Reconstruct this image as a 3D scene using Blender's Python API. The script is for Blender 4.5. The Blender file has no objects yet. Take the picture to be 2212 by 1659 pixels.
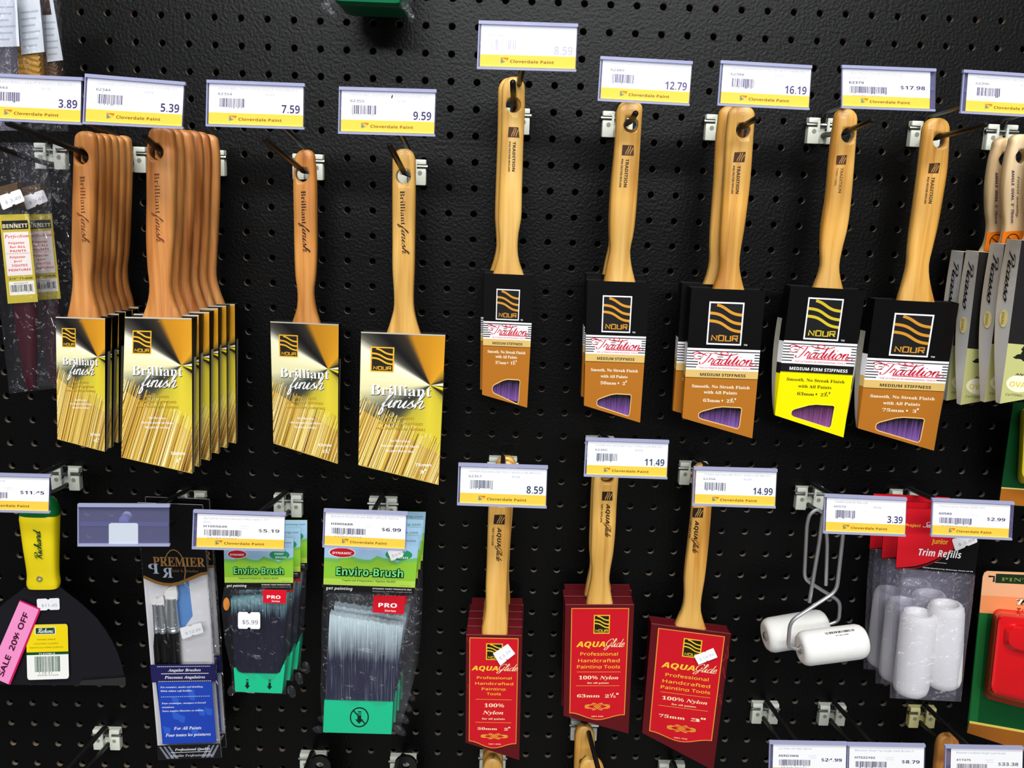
import bpy, bmesh, math, random, os
from mathutils import Vector as V, Matrix, geometry
R = random.Random(7)
S = bpy.context.scene
COL = S.collection

# ------------------------------------------------------------------ camera
# the pegboard's one-inch hole grid gives the camera: board front is the plane y = 0, metres, z up
FPX, CX, CY = 1964.9, 1106.0, 829.5
def _rot(r):
    a = V(r); th = a.length
    return Matrix.Rotation(th, 3, a / th)
RC = _rot((0.214736, -0.017316, 0.033696)) @ Matrix(((1, 0, 0), (0, 0, -1), (0, 1, 0)))
EYE = V((-0.051129, -0.932319, 0.207245))
AX, AY, AZ = V(RC[0]), V(RC[1]), V(RC[2])
def at(u, v, d=0.0):
    """the place in the shop, d metres in front of the board, seen at photograph position u, v"""
    ray = AX * ((u - CX) / FPX) + AY * ((v - CY) / FPX) + AZ
    return EYE + ray * ((-d - EYE.y) / ray.y)
cd = bpy.data.cameras.new('camera'); cam = bpy.data.objects.new('camera', cd); COL.objects.link(cam)
cd.sensor_width = 36.0; cd.lens = FPX / 2212.0 * 36.0; cd.clip_start = 0.01
cam.matrix_world = Matrix((( AX.x, -AY.x, -AZ.x, EYE.x), (AX.y, -AY.y, -AZ.y, EYE.y), (AX.z, -AY.z, -AZ.z, EYE.z), (0, 0, 0, 1)))
S.camera = cam

# ------------------------------------------------------------------ light
w = bpy.data.worlds.new('shop'); S.world = w; w.use_nodes = True
w.node_tree.nodes['Background'].inputs[0].default_value = (0.93, 0.97, 1.0, 1)
w.node_tree.nodes['Background'].inputs[1].default_value = 0.12
def area(name, loc, target, sx, sy, power, col=(1, 1, 1)):
    l = bpy.data.lights.new(name, 'AREA'); l.shape = 'RECTANGLE'; l.size = sx; l.size_y = sy; l.energy = power; l.color = col
    o = bpy.data.objects.new(name, l); COL.objects.link(o); o.location = loc
    o.rotation_euler = (V(target) - V(loc)).to_track_quat('-Z', 'Y').to_euler()
area('ceiling_tube_light', (0.0, -1.30, 1.75), (0, 0, 0.05), 2.6, 0.35, 43, (1.0, 0.985, 0.95))
area('aisle_tube_light', (0.2, -2.6, 1.75), (0, 0, -0.1), 2.4, 0.4, 43, (0.97, 0.985, 1.0))
area('far_tube_light', (0.1, -6.5, 1.9), (0, 0, 0.3), 4.0, 0.5, 150, (0.97, 0.985, 1.0))
S.view_settings.view_transform = 'Standard'; S.view_settings.look = 'None'
S.view_settings.gamma = 1.0; S.view_settings.use_curve_mapping = False
S.view_settings.exposure = 0.0

# ------------------------------------------------------------------ materials
def lin(c):
    return tuple(((x / 255.0) / 12.92 if x <= 10 else ((x / 255.0 + 0.055) / 1.055) ** 2.4) for x in c)
MATS = {}
def new_mat(name):
    m = bpy.data.materials.new(name); m.use_nodes = True
    MATS[name] = m
    return m, m.node_tree, m.node_tree.nodes['Principled BSDF']
def node(nt, t, **kw):
    n = nt.nodes.new(t)
    for k, v in kw.items():
        if k.startswith('i_'): n.inputs[int(k[2:]) if k[2:].isdigit() else k[2:]].default_value = v
        else: setattr(n, k, v)
    return n
def plain(name, c, rough=0.5, metal=0.0, spec=0.5, coat=0.0, noise=0.0, nscale=200):
    m, nt, b = new_mat(name)
    b.inputs['Base Color'].default_value = (*lin(c), 1); b.inputs['Roughness'].default_value = rough
    b.inputs['Metallic'].default_value = metal; b.inputs['Specular IOR Level'].default_value = spec; b.inputs['Coat Weight'].default_value = coat
    if noise:
        tc = node(nt, 'ShaderNodeTexCoord'); n = node(nt, 'ShaderNodeTexNoise'); n.inputs['Scale'].default_value = nscale
        bp = node(nt, 'ShaderNodeBump'); bp.inputs['Strength'].default_value = noise; bp.inputs['Distance'].default_value = 0.001
        nt.links.new(tc.outputs['Object'], n.inputs['Vector']); nt.links.new(n.outputs[0], bp.inputs['Height']); nt.links.new(bp.outputs[0], b.inputs['Normal'])
    return m
def printed(name, rough, spec=0.5, coat=0.0):
    m, nt, b = new_mat(name)
    a = node(nt, 'ShaderNodeVertexColor', layer_name='Col')
    nt.links.new(a.outputs[0], b.inputs['Base Color'])
    b.inputs['Roughness'].default_value = rough; b.inputs['Specular IOR Level'].default_value = spec; b.inputs['Coat Weight'].default_value = coat
    b.inputs['Coat Roughness'].default_value = 0.15
printed('printed_paper', 0.6, 0.25); printed('printed_gloss', 0.33, 0.2, 0.06); printed('ink', 0.5, 0.3)
def wood(name, c0, c1, c2):
    m, nt, b = new_mat(name)
    tc = node(nt, 'ShaderNodeTexCoord'); oi = node(nt, 'ShaderNodeObjectInfo')
    mp = node(nt, 'ShaderNodeMapping'); mp.inputs['Scale'].default_value = (170, 170, 7)
    mul = node(nt, 'ShaderNodeMath', operation='MULTIPLY'); mul.inputs[1].default_value = 37
    cb = node(nt, 'ShaderNodeCombineXYZ')
    nt.links.new(oi.outputs['Random'], mul.inputs[0])
    for i in range(3): nt.links.new(mul.outputs[0], cb.inputs[i])
    nt.links.new(tc.outputs['Object'], mp.inputs['Vector']); nt.links.new(cb.outputs[0], mp.inputs['Location'])
    n = node(nt, 'ShaderNodeTexNoise'); n.inputs['Scale'].default_value = 1.0; n.inputs['Detail'].default_value = 5; n.inputs['Distortion'].default_value = 0.6
    nt.links.new(mp.outputs[0], n.inputs['Vector'])
    mp2 = node(nt, 'ShaderNodeMapping'); mp2.inputs['Scale'].default_value = (38, 38, 5); nt.links.new(tc.outputs['Object'], mp2.inputs['Vector']); nt.links.new(cb.outputs[0], mp2.inputs['Location'])
    n2 = node(nt, 'ShaderNodeTexNoise'); n2.inputs['Scale'].default_value = 1.0; n2.inputs['Detail'].default_value = 2
    nt.links.new(mp2.outputs[0], n2.inputs['Vector'])
    mx = node(nt, 'ShaderNodeMath', operation='ADD'); nt.links.new(n.outputs[0], mx.inputs[0]); nt.links.new(n2.outputs[0], mx.inputs[1])
    hv = node(nt, 'ShaderNodeMath', operation='MULTIPLY'); hv.inputs[1].default_value = 0.5; nt.links.new(mx.outputs[0], hv.inputs[0])
    r = node(nt, 'ShaderNodeValToRGB'); e = r.color_ramp.elements
    e[0].position = 0.36; e[0].color = (*lin(c0), 1); e[1].position = 0.64; e[1].color = (*lin(c2), 1)
    x = e.new(0.5); x.color = (*lin(c1), 1)
    nt.links.new(hv.outputs[0], r.inputs[0]); nt.links.new(r.outputs[0], b.inputs['Base Color'])
    b.inputs['Roughness'].default_value = 0.38; b.inputs['Coat Weight'].default_value = 0.15
wood('wood_red', (160, 88, 36), (200, 130, 66), (222, 158, 90))
wood('wood_orange', (170, 94, 34), (208, 136, 62), (228, 166, 92))
wood('wood_honey', (198, 140, 58), (228, 176, 88), (240, 198, 116))
wood('wood_gold', (188, 124, 44), (224, 166, 76), (238, 188, 104))
wood('wood_pale', (208, 172, 122), (228, 198, 150), (240, 216, 174))
plain('white_plastic', (222, 226, 212), 0.45, noise=0.15, nscale=500)
plain('aged_plastic', (224, 216, 150), 0.45)
plain('wire_black', (36, 34, 34), 0.38, 0.4, 0.5)
plain('steel', (206, 210, 214), 0.36, 0.9)
plain('dark_steel', (120, 122, 118), 0.3, 1.0)
plain('blade_steel', (44, 43, 50), 0.3, 0.6, noise=0.06, nscale=90)
plain('yellow_rubber', (252, 226, 8), 0.5)
plain('green_plastic', (8, 96, 40), 0.25)
plain('black_plastic', (12, 12, 13), 0.25)
plain('grey_card', (150, 146, 132), 0.75)
plain('silver_card', (200, 200, 198), 0.5)
plain('white_cardboard', (206, 200, 186), 0.75)
plain('refill_green', (22, 192, 140), 0.35)
plain('green_tin', (8, 112, 72), 0.25, coat=0.3)
plain('red_blister', (216, 14, 22), 0.18, coat=0.5)
plain('yellow_blister', (206, 190, 40), 0.35)
plain('burgundy_handle', (60, 10, 24), 0.3)
plain('nap_white', (243, 243, 240), 0.95, spec=0.1, noise=0.6, nscale=2200)
plain('nap_core', (226, 226, 222), 0.6)
plain('hole_dark', (30, 24, 20), 0.9)
plain('bag_label_white', (214, 220, 226), 0.6)
plain('brass_fibre', (176, 128, 30), 0.45, noise=1.0, nscale=700)
plain('brown_fibre', (92, 66, 34), 0.6, noise=1.0, nscale=700)
plain('tile_floor', (150, 146, 138), 0.5)
# hardboard pegboard painted black: orange-peel gloss
m, nt, b = new_mat('black_pegboard')
b.inputs['Base Color'].default_value = (*lin((6, 6, 6)), 1); b.inputs['Roughness'].default_value = 0.34; b.inputs['Specular IOR Level'].default_value = 0.20
tc = node(nt, 'ShaderNodeTexCoord'); n = node(nt, 'ShaderNodeTexNoise'); n.inputs['Scale'].default_value = 330; n.inputs['Detail'].default_value = 3
bp = node(nt, 'ShaderNodeBump'); bp.inputs['Strength'].default_value = 0.4; bp.inputs['Distance'].default_value = 0.001
nt.links.new(tc.outputs['Object'], n.inputs['Vector']); nt.links.new(n.outputs[0], bp.inputs['Height']); nt.links.new(bp.outputs[0], b.inputs['Normal'])
plain('hardboard_edge', (122, 108, 94), 0.8)
def film(name, tint, fac, rough=0.12, bump=0.6, scale=60, body=0.0, bodyc=(200, 200, 215), rng=0.45):
    """thin clear plastic: lets most light through, with crinkled reflections and a little milky body"""
    m, nt, b = new_mat(name)
    out = nt.nodes['Material Output']; nt.nodes.remove(b)
    tr = node(nt, 'ShaderNodeBsdfTransparent'); tr.inputs[0].default_value = (*lin(tint), 1)
    gl = node(nt, 'ShaderNodeBsdfGlossy'); gl.inputs['Roughness'].default_value = rough
    tc = node(nt, 'ShaderNodeTexCoord'); n = node(nt, 'ShaderNodeTexNoise'); n.inputs['Scale'].default_value = scale; n.inputs['Detail'].default_value = 2; n.inputs['Distortion'].default_value = 1.5
    bp = node(nt, 'ShaderNodeBump'); bp.inputs['Strength'].default_value = bump; bp.inputs['Distance'].default_value = 0.01
    nt.links.new(tc.outputs['Object'], n.inputs['Vector']); nt.links.new(n.outputs[0], bp.inputs['Height']); nt.links.new(bp.outputs[0], gl.inputs['Normal'])
    fr = node(nt, 'ShaderNodeLayerWeight'); fr.inputs[0].default_value = 0.25
    ad = node(nt, 'ShaderNodeMath', operation='MULTIPLY_ADD'); ad.inputs[1].default_value = rng; ad.inputs[2].default_value = fac
    nt.links.new(fr.outputs['Fresnel'], ad.inputs[0])
    mx = node(nt, 'ShaderNodeMixShader'); nt.links.new(ad.outputs[0], mx.inputs[0]); nt.links.new(tr.outputs[0], mx.inputs[1]); nt.links.new(gl.outputs[0], mx.inputs[2])
    last = mx
    if body:
        df = node(nt, 'ShaderNodeBsdfDiffuse'); df.inputs[0].default_value = (*lin(bodyc), 1)
        m2 = node(nt, 'ShaderNodeMixShader'); m2.inputs[0].default_value = body
        nt.links.new(mx.outputs[0], m2.inputs[1]); nt.links.new(df.outputs[0], m2.inputs[2]); last = m2
    nt.links.new(last.outputs[0], out.inputs[0])
film('clear_bag', (254, 254, 255), 0.015, 0.12, 1.0, 45, 0.012, rng=.3)
film('milky_bag', (250, 250, 254), 0.04, 0.16, 1.0, 70, 0.07, (214, 208, 232), .25)
film('tag_plastic', (226, 228, 248), 0.04, 0.25, 0.1, 20, 0.55, (198, 202, 234))
film('tag_clear', (226, 228, 248), 0.03, 0.25, 0.1, 20, 0.16, (176, 176, 224))
film('clip_plastic', (225, 232, 245), 0.06, 0.25, 0.3, 60, 0.75, (226, 234, 246))
def bristle(name, tip, body, z0, z1, bias=0.6, streak=900):
    """bristle block: tip colour at its free end (object-space z from z0 to z1), fine lengthwise streaks"""
    m, nt, b = new_mat(name)
    tc = node(nt, 'ShaderNodeTexCoord'); sp = node(nt, 'ShaderNodeSeparateXYZ'); nt.links.new(tc.outputs['Object'], sp.inputs[0])
    mp = node(nt, 'ShaderNodeMapping'); mp.inputs['Scale'].default_value = (streak, streak, 12); nt.links.new(tc.outputs['Object'], mp.inputs[0])
    n = node(nt, 'ShaderNodeTexNoise'); n.inputs['Scale'].default_value = 1; n.inputs['Detail'].default_value = 3; nt.links.new(mp.outputs[0], n.inputs[0])
    mr = node(nt, 'ShaderNodeMapRange'); mr.inputs[1].default_value = z0; mr.inputs[2].default_value = z1; nt.links.new(sp.outputs[2], mr.inputs[0])
    ad = node(nt, 'ShaderNodeMath', operation='MULTIPLY_ADD'); ad.inputs[1].default_value = 1.1; nt.links.new(n.outputs[0], ad.inputs[0])
    sb = node(nt, 'ShaderNodeMath', operation='SUBTRACT'); sb.inputs[1].default_value = bias; nt.links.new(mr.outputs[0], sb.inputs[0]); nt.links.new(sb.outputs[0], ad.inputs[2])
    r = node(nt, 'ShaderNodeValToRGB'); e = r.color_ramp.elements; e[0].position = 0.0; e[0].color = (*lin(body), 1); e[1].position = 1.0; e[1].color = (*lin(tip), 1)
    nt.links.new(ad.outputs[0], r.inputs[0]); nt.links.new(r.outputs[0], b.inputs['Base Color'])
    b.inputs['Roughness'].default_value = 0.4
    bp = node(nt, 'ShaderNodeBump'); bp.inputs['Strength'].default_value = 0.8; bp.inputs['Distance'].default_value = 0.001
    nt.links.new(n.outputs[0], bp.inputs['Height']); nt.links.new(bp.outputs[0], b.inputs['Normal'])

# ------------------------------------------------------------------ mesh building
class MB:
    def __init__(s): s.v = []; s.f = []; s.m = []; s.c = []; s.sm = []
    def add(s, pts, faces, mat, col=None, smooth=False, cols=None):
        b = len(s.v); s.v += [V(p) for p in pts]
        lc = (*lin(col), 1.0) if col else (1, 1, 1, 1)
        for f in faces:
            s.f.append([b + i for i in f]); s.m.append(mat); s.sm.append(smooth)
            s.c.append([(*cols[i], 1.0) for i in f] if cols else [lc] * len(f))
    def poly(s, pts, mat, col=None): s.add(pts, [list(range(len(pts)))], mat, col)
    def tess(s, loops, mat, col=None):
        """flat polygon with holes"""
        loops = [[V(p) for p in l] for l in loops]
        tri = geometry.tessellate_polygon(loops); pts = [p for l in loops for p in l]
        nrm = sum(((pts[t[1]] - pts[t[0]]).cross(pts[t[2]] - pts[t[0]]) for t in tri), V())
        s.add(pts, [list(t) if nrm.y < 0 else list(t)[::-1] for t in tri], mat, col)
    def loft(s, rings, mat, smooth=True, caps=True, closed=True, col=None):
        n = len(rings[0]); pts = [p for r in rings for p in r]; fs = []
        for i in range(len(rings) - 1):
            for j in range(n if closed else n - 1):
                k = (j + 1) % n
                fs.append((i * n + j, i * n + k, (i + 1) * n + k, (i + 1) * n + j))
        if caps and closed: fs += [tuple(range(n))[::-1], tuple((len(rings) - 1) * n + j for j in range(n))]
        s.add(pts, fs, mat, col, smooth)
    def tube(s, path, r, mat, n=8, round_end=False):
        P = [V(p) for p in path]; rings = []; up = None
        rs = [r] * len(P)
        if round_end:
            e = (P[-1] - P[-2]).normalized(); P += [P[-1] + e * r * .6, P[-1] + e * r * .9]; rs += [r * .75, r * .3]
        for i, p in enumerate(P):
            t = (P[min(i + 1, len(P) - 1)] - P[max(i - 1, 0)]).normalized()
            if up is None: up = V((0, 0, 1)) if abs(t.z) < .9 else V((1, 0, 0))
            a = t.cross(up).normalized(); bb = a.cross(t).normalized(); up = bb
            rings.append([p + (a * math.cos(2 * math.pi * k / n) + bb * math.sin(2 * math.pi * k / n)) * rs[i] for k in range(n)])
        s.loft(rings, mat)
    def box(s, lo, hi, mat, bev=0.0, col=None):
        lo, hi = V(lo), V(hi); bm = bmesh.new(); bmesh.ops.create_cube(bm, size=1)
        for v in bm.verts: v.co = V(((lo[i] + hi[i]) / 2 + v.co[i] * (hi[i] - lo[i]) for i in range(3)))
        if bev: bmesh.ops.bevel(bm, geom=bm.edges[:], offset=bev, segments=2, affect='EDGES', profile=0.6)
        bm.verts.index_update()
        s.add([v.co.copy() for v in bm.verts], [[v.index for v in f.verts] for f in bm.faces], mat, col); bm.free()
    def slab(s, front, depth, mat, col=None, caps=True, backmat=None, backcol=None, nofront=False):
        """front: outline facing the camera; extruded back (towards the board) by depth metres"""
        F = [V(p) for p in front]; n = len(F); B = [p + V((0, depth, 0)) for p in F]
        if not nofront:
            tri = geometry.tessellate_polygon([F])
            nr = sum(((F[t[1]] - F[t[0]]).cross(F[t[2]] - F[t[0]]) for t in tri), V())
            fr = [list(t) if nr.y < 0 else list(t)[::-1] for t in tri]
        else: fr = []
        tri = geometry.tessellate_polygon([F]); nr = sum(((F[t[1]] - F[t[0]]).cross(F[t[2]] - F[t[0]]) for t in tri), V())
        bk = [[i + n for i in (t if nr.y > 0 else t[::-1])] for t in tri]
        sd = [[i, (i + 1) % n, n + (i + 1) % n, n + i] for i in range(n)]
        if nr.y < 0: sd = [x[::-1] for x in sd]
        s.add(F + B, fr + sd, mat, col); s.add(B, [[i - n for i in t] for t in bk], backmat or mat, backcol or col)
    def build(s, name, parent=None, autosmooth=35, recalc=False):
        me = bpy.data.meshes.new(name); org = parent_origin(parent)
        me.from_pydata([tuple(p - org) for p in s.v], [], s.f)
        names = list(dict.fromkeys(s.m))
        for x in names: me.materials.append(MATS[x])
        me.polygons.foreach_set('material_index', [names.index(x) for x in s.m])
        me.polygons.foreach_set('use_smooth', s.sm)
        ca = me.color_attributes.new('Col', 'FLOAT_COLOR', 'CORNER')
        ca.data.foreach_set('color', [x for f in s.c for c in f for x in c])
        if any(s.sm):
            me.set_sharp_from_angle(angle=math.radians(autosmooth))
        if recalc:
            bm = bmesh.new(); bm.from_mesh(me); bmesh.ops.recalc_face_normals(bm, faces=bm.faces[:]); bm.to_mesh(me); bm.free()
        o = bpy.data.objects.new(name, me); COL.objects.link(o)
        if parent: o.parent = parent
        return o
ORG = {}
def parent_origin(p):
    while p is not None:
        if p.name in ORG: return ORG[p.name]
        p = p.parent
    return V((0, 0, 0))
def tag(o, label, cat, group=None, kind=None):
    if label: o['label'] = label
    if cat: o['category'] = cat
    if group: o['group'] = group
    if kind: o['kind'] = kind
    return o
def thing(name, label, cat, org, group=None):
    o = bpy.data.objects.new(name, None); COL.objects.link(o); o.location = org; o.empty_display_size = 0.01
    ORG[o.name] = V(org)
    return tag(o, label, cat, group)
def dup(root, delta, label, rz=(0, 0, 0), group=None):
    r = root.copy(); COL.objects.link(r); r.location = root.location + V(delta); r.rotation_euler = rz; r['label'] = label
    if group: r['group'] = group
    for ch in list(root.children):
        c = ch.copy(); COL.objects.link(c); c.parent = r
        for g in list(ch.children):
            d = g.copy(); COL.objects.link(d); d.parent = c
    ORG[r.name] = V(r.location)
    return r

LK = 0.22      # printed layers lie this much closer than their nominal lift
# ------------------------------------------------------------------ lettering
FONT = None
try: FONT = bpy.data.fonts.load(os.path.join(bpy.utils.system_resource('DATAFILES'), 'fonts', 'NotoSansMath-Regular.woff2'))
except Exception: pass
STY = {'sans': None, 'bold': (0x1D5D4, 0x1D5EE, 0x1D7EC), 'boldit': (0x1D63C, 0x1D656, None), 'ital': (0x1D608, 0x1D622, None), 'serif': (0x1D400, 0x1D41A, 0x1D7CE),
       'serifit': (0x1D468, 0x1D482, 0x1D7CE), 'script': (0x1D4D0, 0x1D4EA, None), 'mono': None}
def style(s, st):
    t = STY.get(st)
    if not t or FONT is None: return s
    o = ''
    for c in s:
        if 'A' <= c <= 'Z': o += chr(t[0] + ord(c) - 65)
        elif 'a' <= c <= 'z': o += chr(t[1] + ord(c) - 97)
        elif c.isdigit() and t[2] and c.isascii(): o += chr(t[2] + ord(c) - 48)
        else: o += c
    return o
TC = {}
def glyphs(s, st, off, res):
    k = (s, st, off, res)
    if k not in TC:
        c = bpy.data.curves.new('t', 'FONT'); c.body = style(s, st); c.offset = off; c.resolution_u = res
        if FONT: c.font = FONT
        o = bpy.data.objects.new('t', c); me = bpy.data.meshes.new_from_object(o)
        pts = [(v.co.x, v.co.y) for v in me.vertices]; fs = [list(p.vertices) for p in me.polygons]
        bpy.data.objects.remove(o); bpy.data.meshes.remove(me); bpy.data.curves.remove(c)
        x0 = min(p[0] for p in pts); x1 = max(p[0] for p in pts)
        TC[k] = ([((x - x0) / (x1 - x0), y / 0.714) for x, y in pts], fs)
    return TC[k]
def text(mb, P, s, col, st='sans', off=0.0, res=2, mat='ink'):
    """P(x, y): x 0..1 along the line, y in capital heights above the base line"""
    pts, fs = glyphs(s, st, off, res)
    q = [P(x, y) for x, y in pts]
    if not fs: return
    f = fs[0]; nr = (q[f[1]] - q[f[0]]).cross(q[f[2]] - q[f[0]])
    if nr.y > 0: fs = [x[::-1] for x in fs]
    mb.add(q, fs, mat, col)
def line(mb, surf, s, s0, s1, tb, cap, col, st='sans', off=0.0, res=2, lift=0.0004, slant=0.0):
    text(mb, lambda x, y: surf(s0 + (s1 - s0) * x + slant * y, tb - y * cap, lift * LK), s, col, st, off, res)
def pline(mb, a, b, cap, d, s, col, st='sans', off=0.0, res=2):
    """lettering at photograph positions a -> b on a surface d in front of the board"""
    dx, dy = b[0] - a[0], b[1] - a[1]; L = math.hypot(dx, dy); nx, ny = dy / L, -dx / L
    text(mb, lambda x, y: at(a[0] + dx * x + nx * y * cap, a[1] + dy * x + ny * y * cap, d), s, col, st, off, res)
def pquad(q, d):
    def f(s, t, l=0.0):
        u = (q[0][0] * (1 - s) + q[1][0] * s) * (1 - t) + (q[3][0] * (1 - s) + q[2][0] * s) * t
        v = (q[0][1] * (1 - s) + q[1][1] * s) * (1 - t) + (q[3][1] * (1 - s) + q[2][1] * s) * t
        return at(u, v, d + l)
    return f
def wquad(TL, TR, BR, BL):
    """surface of a pack front; t runs in lengths of its left edge, lines of equal t are parallel to its top"""
    k = (TL - BL).length / (TR - BR).length
    def f(s, t, l=0.0):
        a = TL + (BL - TL) * t; b = TR + (BR - TR) * (t * k)
        return a + (b - a) * s + V((0, -l, 0))
    f.tb = lambda s: 1 + (1 / k - 1) * s
    return f
def rect(mb, surf, s0, t0, s1, t1, col, lift=0.0002, mat='ink'):
    lift *= LK
    mb.poly([surf(s0, t1, lift), surf(s1, t1, lift), surf(s1, t0, lift), surf(s0, t0, lift)], mat, col)
def shape(mb, surf, pts, col, lift=0.0002, mat='ink'):
    lift *= LK
    mb.tess([[surf(s, t, lift) for s, t in pts]], mat, col)
def oval(mb, surf, s, t, rs, rt, col, lift=0.0003, n=20, mat='ink'):
    lift *= LK
    mb.poly([surf(s + rs * math.cos(6.28319 * k / n), t - rt * math.sin(6.28319 * k / n), lift) for k in range(n)], mat, col)
def ribbon(mb, surf, pts, hw, col, lift=0.0003, ht=None, mat='ink'):
    """stroke along pts (s, t) with half width hw in s and ht in t"""
    ht = ht or hw; A = []; B = []; lift *= LK
    for i, p in enumerate(pts):
        a = pts[max(i - 1, 0)]; b = pts[min(i + 1, len(pts) - 1)]
        dx, dy = (b[0] - a[0]) / hw, (b[1] - a[1]) / ht; L = math.hypot(dx, dy) or 1
        nx, ny = -dy / L * hw, dx / L * ht
        A.append(surf(p[0] + nx, p[1] + ny, lift)); B.append(surf(p[0] - nx, p[1] - ny, lift))
    n = len(A); fs = [[i, i + 1, n + i + 1, n + i] for i in range(n - 1)]
    nr = (A[1] - A[0]).cross(B[0] - A[0])
    if nr.y > 0: fs = [x[::-1] for x in fs]
    mb.add(A + B, fs, mat, col)
def barcode(mb, surf, s0, t0, s1, t1, col, n=26, seed=1, lift=0.0003):
    r = random.Random(seed); x = s0; u = (s1 - s0) / (n * 2.0)
    while x < s1 - u:
        wd = u * r.choice((.7, .7, 1.2, 1.8)); rect(mb, surf, x, t0, min(x + wd, s1), t1 - (0 if r.random() < .25 else (t1 - t0) * .12), col, lift)
        x += wd + u * r.choice((.6, .9, 1.4))
def sub(surf, s0, t0, s1, t1):
    return lambda s, t, l=0.0: surf(s0 + (s1 - s0) * s, t0 + (t1 - t0) * t, l)
def emblem(mb, surf, bg, wave, edge, word=True, lift=0.0003, bw=0.05, wordcol=None):
    """square emblem with three falling waves over a five-letter-high word"""
    rect(mb, surf, 0, 0, 1, 1, edge, lift); rect(mb, surf, bw, bw * .9, 1 - bw, 1 - bw * .9, bg, lift + .0001)
    k = (1 - 2 * bw)
    def wv(y0, s0):
        P = []
        for i in range(13):
            x = s0 + (1 - s0) * i / 12; e = 1 / (1 + math.exp(-8 * (x - .52)))
            P.append((bw + k * x, y0 + .02 + .24 * e))
        ribbon(mb, surf, P, .036, wave, lift + .0002, .033)
    wv(.24, 0); wv(.42, 0); wv(.035, .2)
    if word:
        x0, x1, y0, y1 = .14, .88, .78, .90; c = wordcol or wave; W = (x1 - x0)
        L = [[(0, 1), (0, 0), (.19, 1), (.19, 0)], [(.27, 0), (.46, 0), (.46, 1), (.27, 1), (.27, 0)], [(.54, 0), (.54, 1), (.73, 1), (.73, 0)],
             [(.81, 1), (.81, 0), (1, 0), (1, .5), (.84, .5)], [(.9, .5), (1, 1)]]
        for p in L: ribbon(mb, surf, [(x0 + W * a, y0 + (y1 - y0) * b2) for a, b2 in p], .021, c, lift + .0002, .016)

# monoline cursive letters: x-height .5, ascender 1, drawn with a slanted pen
CUR = {'i': (.24, [[(0, .15), (.12, .5), (.08, .1), (.14, 0), (.28, .15)], [(.16, .68), (.165, .72)]]), 'n': (.46, [[(0, .2), (.1, .5), (.08, 0)], [(.08, .25), (.22, .48), (.32, .45), (.3, .1), (.36, 0), (.5, .15)]]),
 's': (.34, [[(0, .1), (.2, .52), (.18, .36), (.28, .16), (.2, 0), (.05, .04)], [(.2, 0), (.36, .15)]]), 'h': (.46, [[(0, .15), (.22, .8), (.2, 1), (.12, .9), (.08, 0)], [(.08, .22), (.22, .48), (.32, .45), (.3, .1), (.36, 0), (.5, .15)]]),
 'f': (.27, [[(0, .15), (.22, .8), (.25, 1), (.17, .95), (.08, .3), (.02, -.4), (.1, -.46), (.15, -.2), (.08, .05), (.28, .15)]]), 'r': (.36, [[(0, .15), (.12, .55), (.16, .45), (.28, .45), (.25, .1), (.32, 0), (.42, .15)]]),
 'a': (.46, [[(.34, .42), (.2, .5), (.05, .3), (.05, .05), (.15, 0), (.3, .2), (.36, .5), (.32, .1), (.38, 0), (.5, .15)]]), 'd': (.46, [[(.32, .42), (.2, .5), (.05, .3), (.05, .05), (.15, 0), (.3, .2), (.42, 1), (.34, .1), (.4, 0), (.5, .15)]]),
 't': (.27, [[(0, .15), (.2, .85), (.1, .1), (.16, 0), (.3, .15)], [(.02, .56), (.3, .58)]]), 'o': (.40, [[(.2, .5), (.05, .3), (.06, .03), (.2, 0), (.32, .2), (.28, .45), (.18, .5), (.25, .38), (.44, .4)]]),
 'c': (.32, [[(.3, .4), (.2, .5), (.05, .3), (.06, .03), (.18, 0), (.36, .15)]]), 'l': (.22, [[(0, .15), (.22, .8), (.22, 1), (.13, .95), (.06, .1), (.12, 0), (.26, .15)]]), 'e': (.28, [[(0, .15), (.22, .32), (.2, .5), (.08, .45), (.04, .1), (.14, 0), (.32, .15)]]),
 'T': (.55, [[(.0, .8), (.15, .98), (.5, .95), (.8, 1.05)], [(.48, .97), (.38, .4), (.24, .02), (.05, .02), (.02, .18)]]), 'P': (.5, [[(.27, .85), (.17, .1), (.05, 0)], [(0, .72), (.1, .98), (.45, 1.02), (.58, .8), (.45, .55), (.2, .5)]]),
 'G': (.60, [[(.55, .8), (.5, 1), (.3, .95), (.08, .6), (.1, .2), (.3, .12), (.48, .35), (.5, .6), (.42, .1), (.25, -.35), (.05, -.3), (.2, -.05), (.62, .2)]]),
 'R': (.62, [[(.27, .9), (.17, .1), (.05, 0)], [(0, .72), (.1, .98), (.45, 1.02), (.55, .8), (.42, .58), (.2, .52), (.35, .4), (.5, .02), (.68, .12)]]),
 'S': (.5, [[(.5, .85), (.4, 1), (.22, .85), (.3, .6), (.42, .35), (.3, .05), (.08, .05), (.02, .2)]])}
def smooth(P, k=3):
    o = []
    for i in range(len(P) - 1):
        p0, p1, p2, p3 = P[max(i - 1, 0)], P[i], P[i + 1], P[min(i + 2, len(P) - 1)]
        for j in range(k):
            t = j / k
            o.append(tuple(.5 * (2 * p1[c] + (p2[c] - p0[c]) * t + (2 * p0[c] - 5 * p1[c] + 4 * p2[c] - p3[c]) * t * t + (3 * p1[c] - p0[c] - 3 * p2[c] + p3[c]) * t ** 3) for c in (0, 1)))
    return o + [P[-1]]
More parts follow.
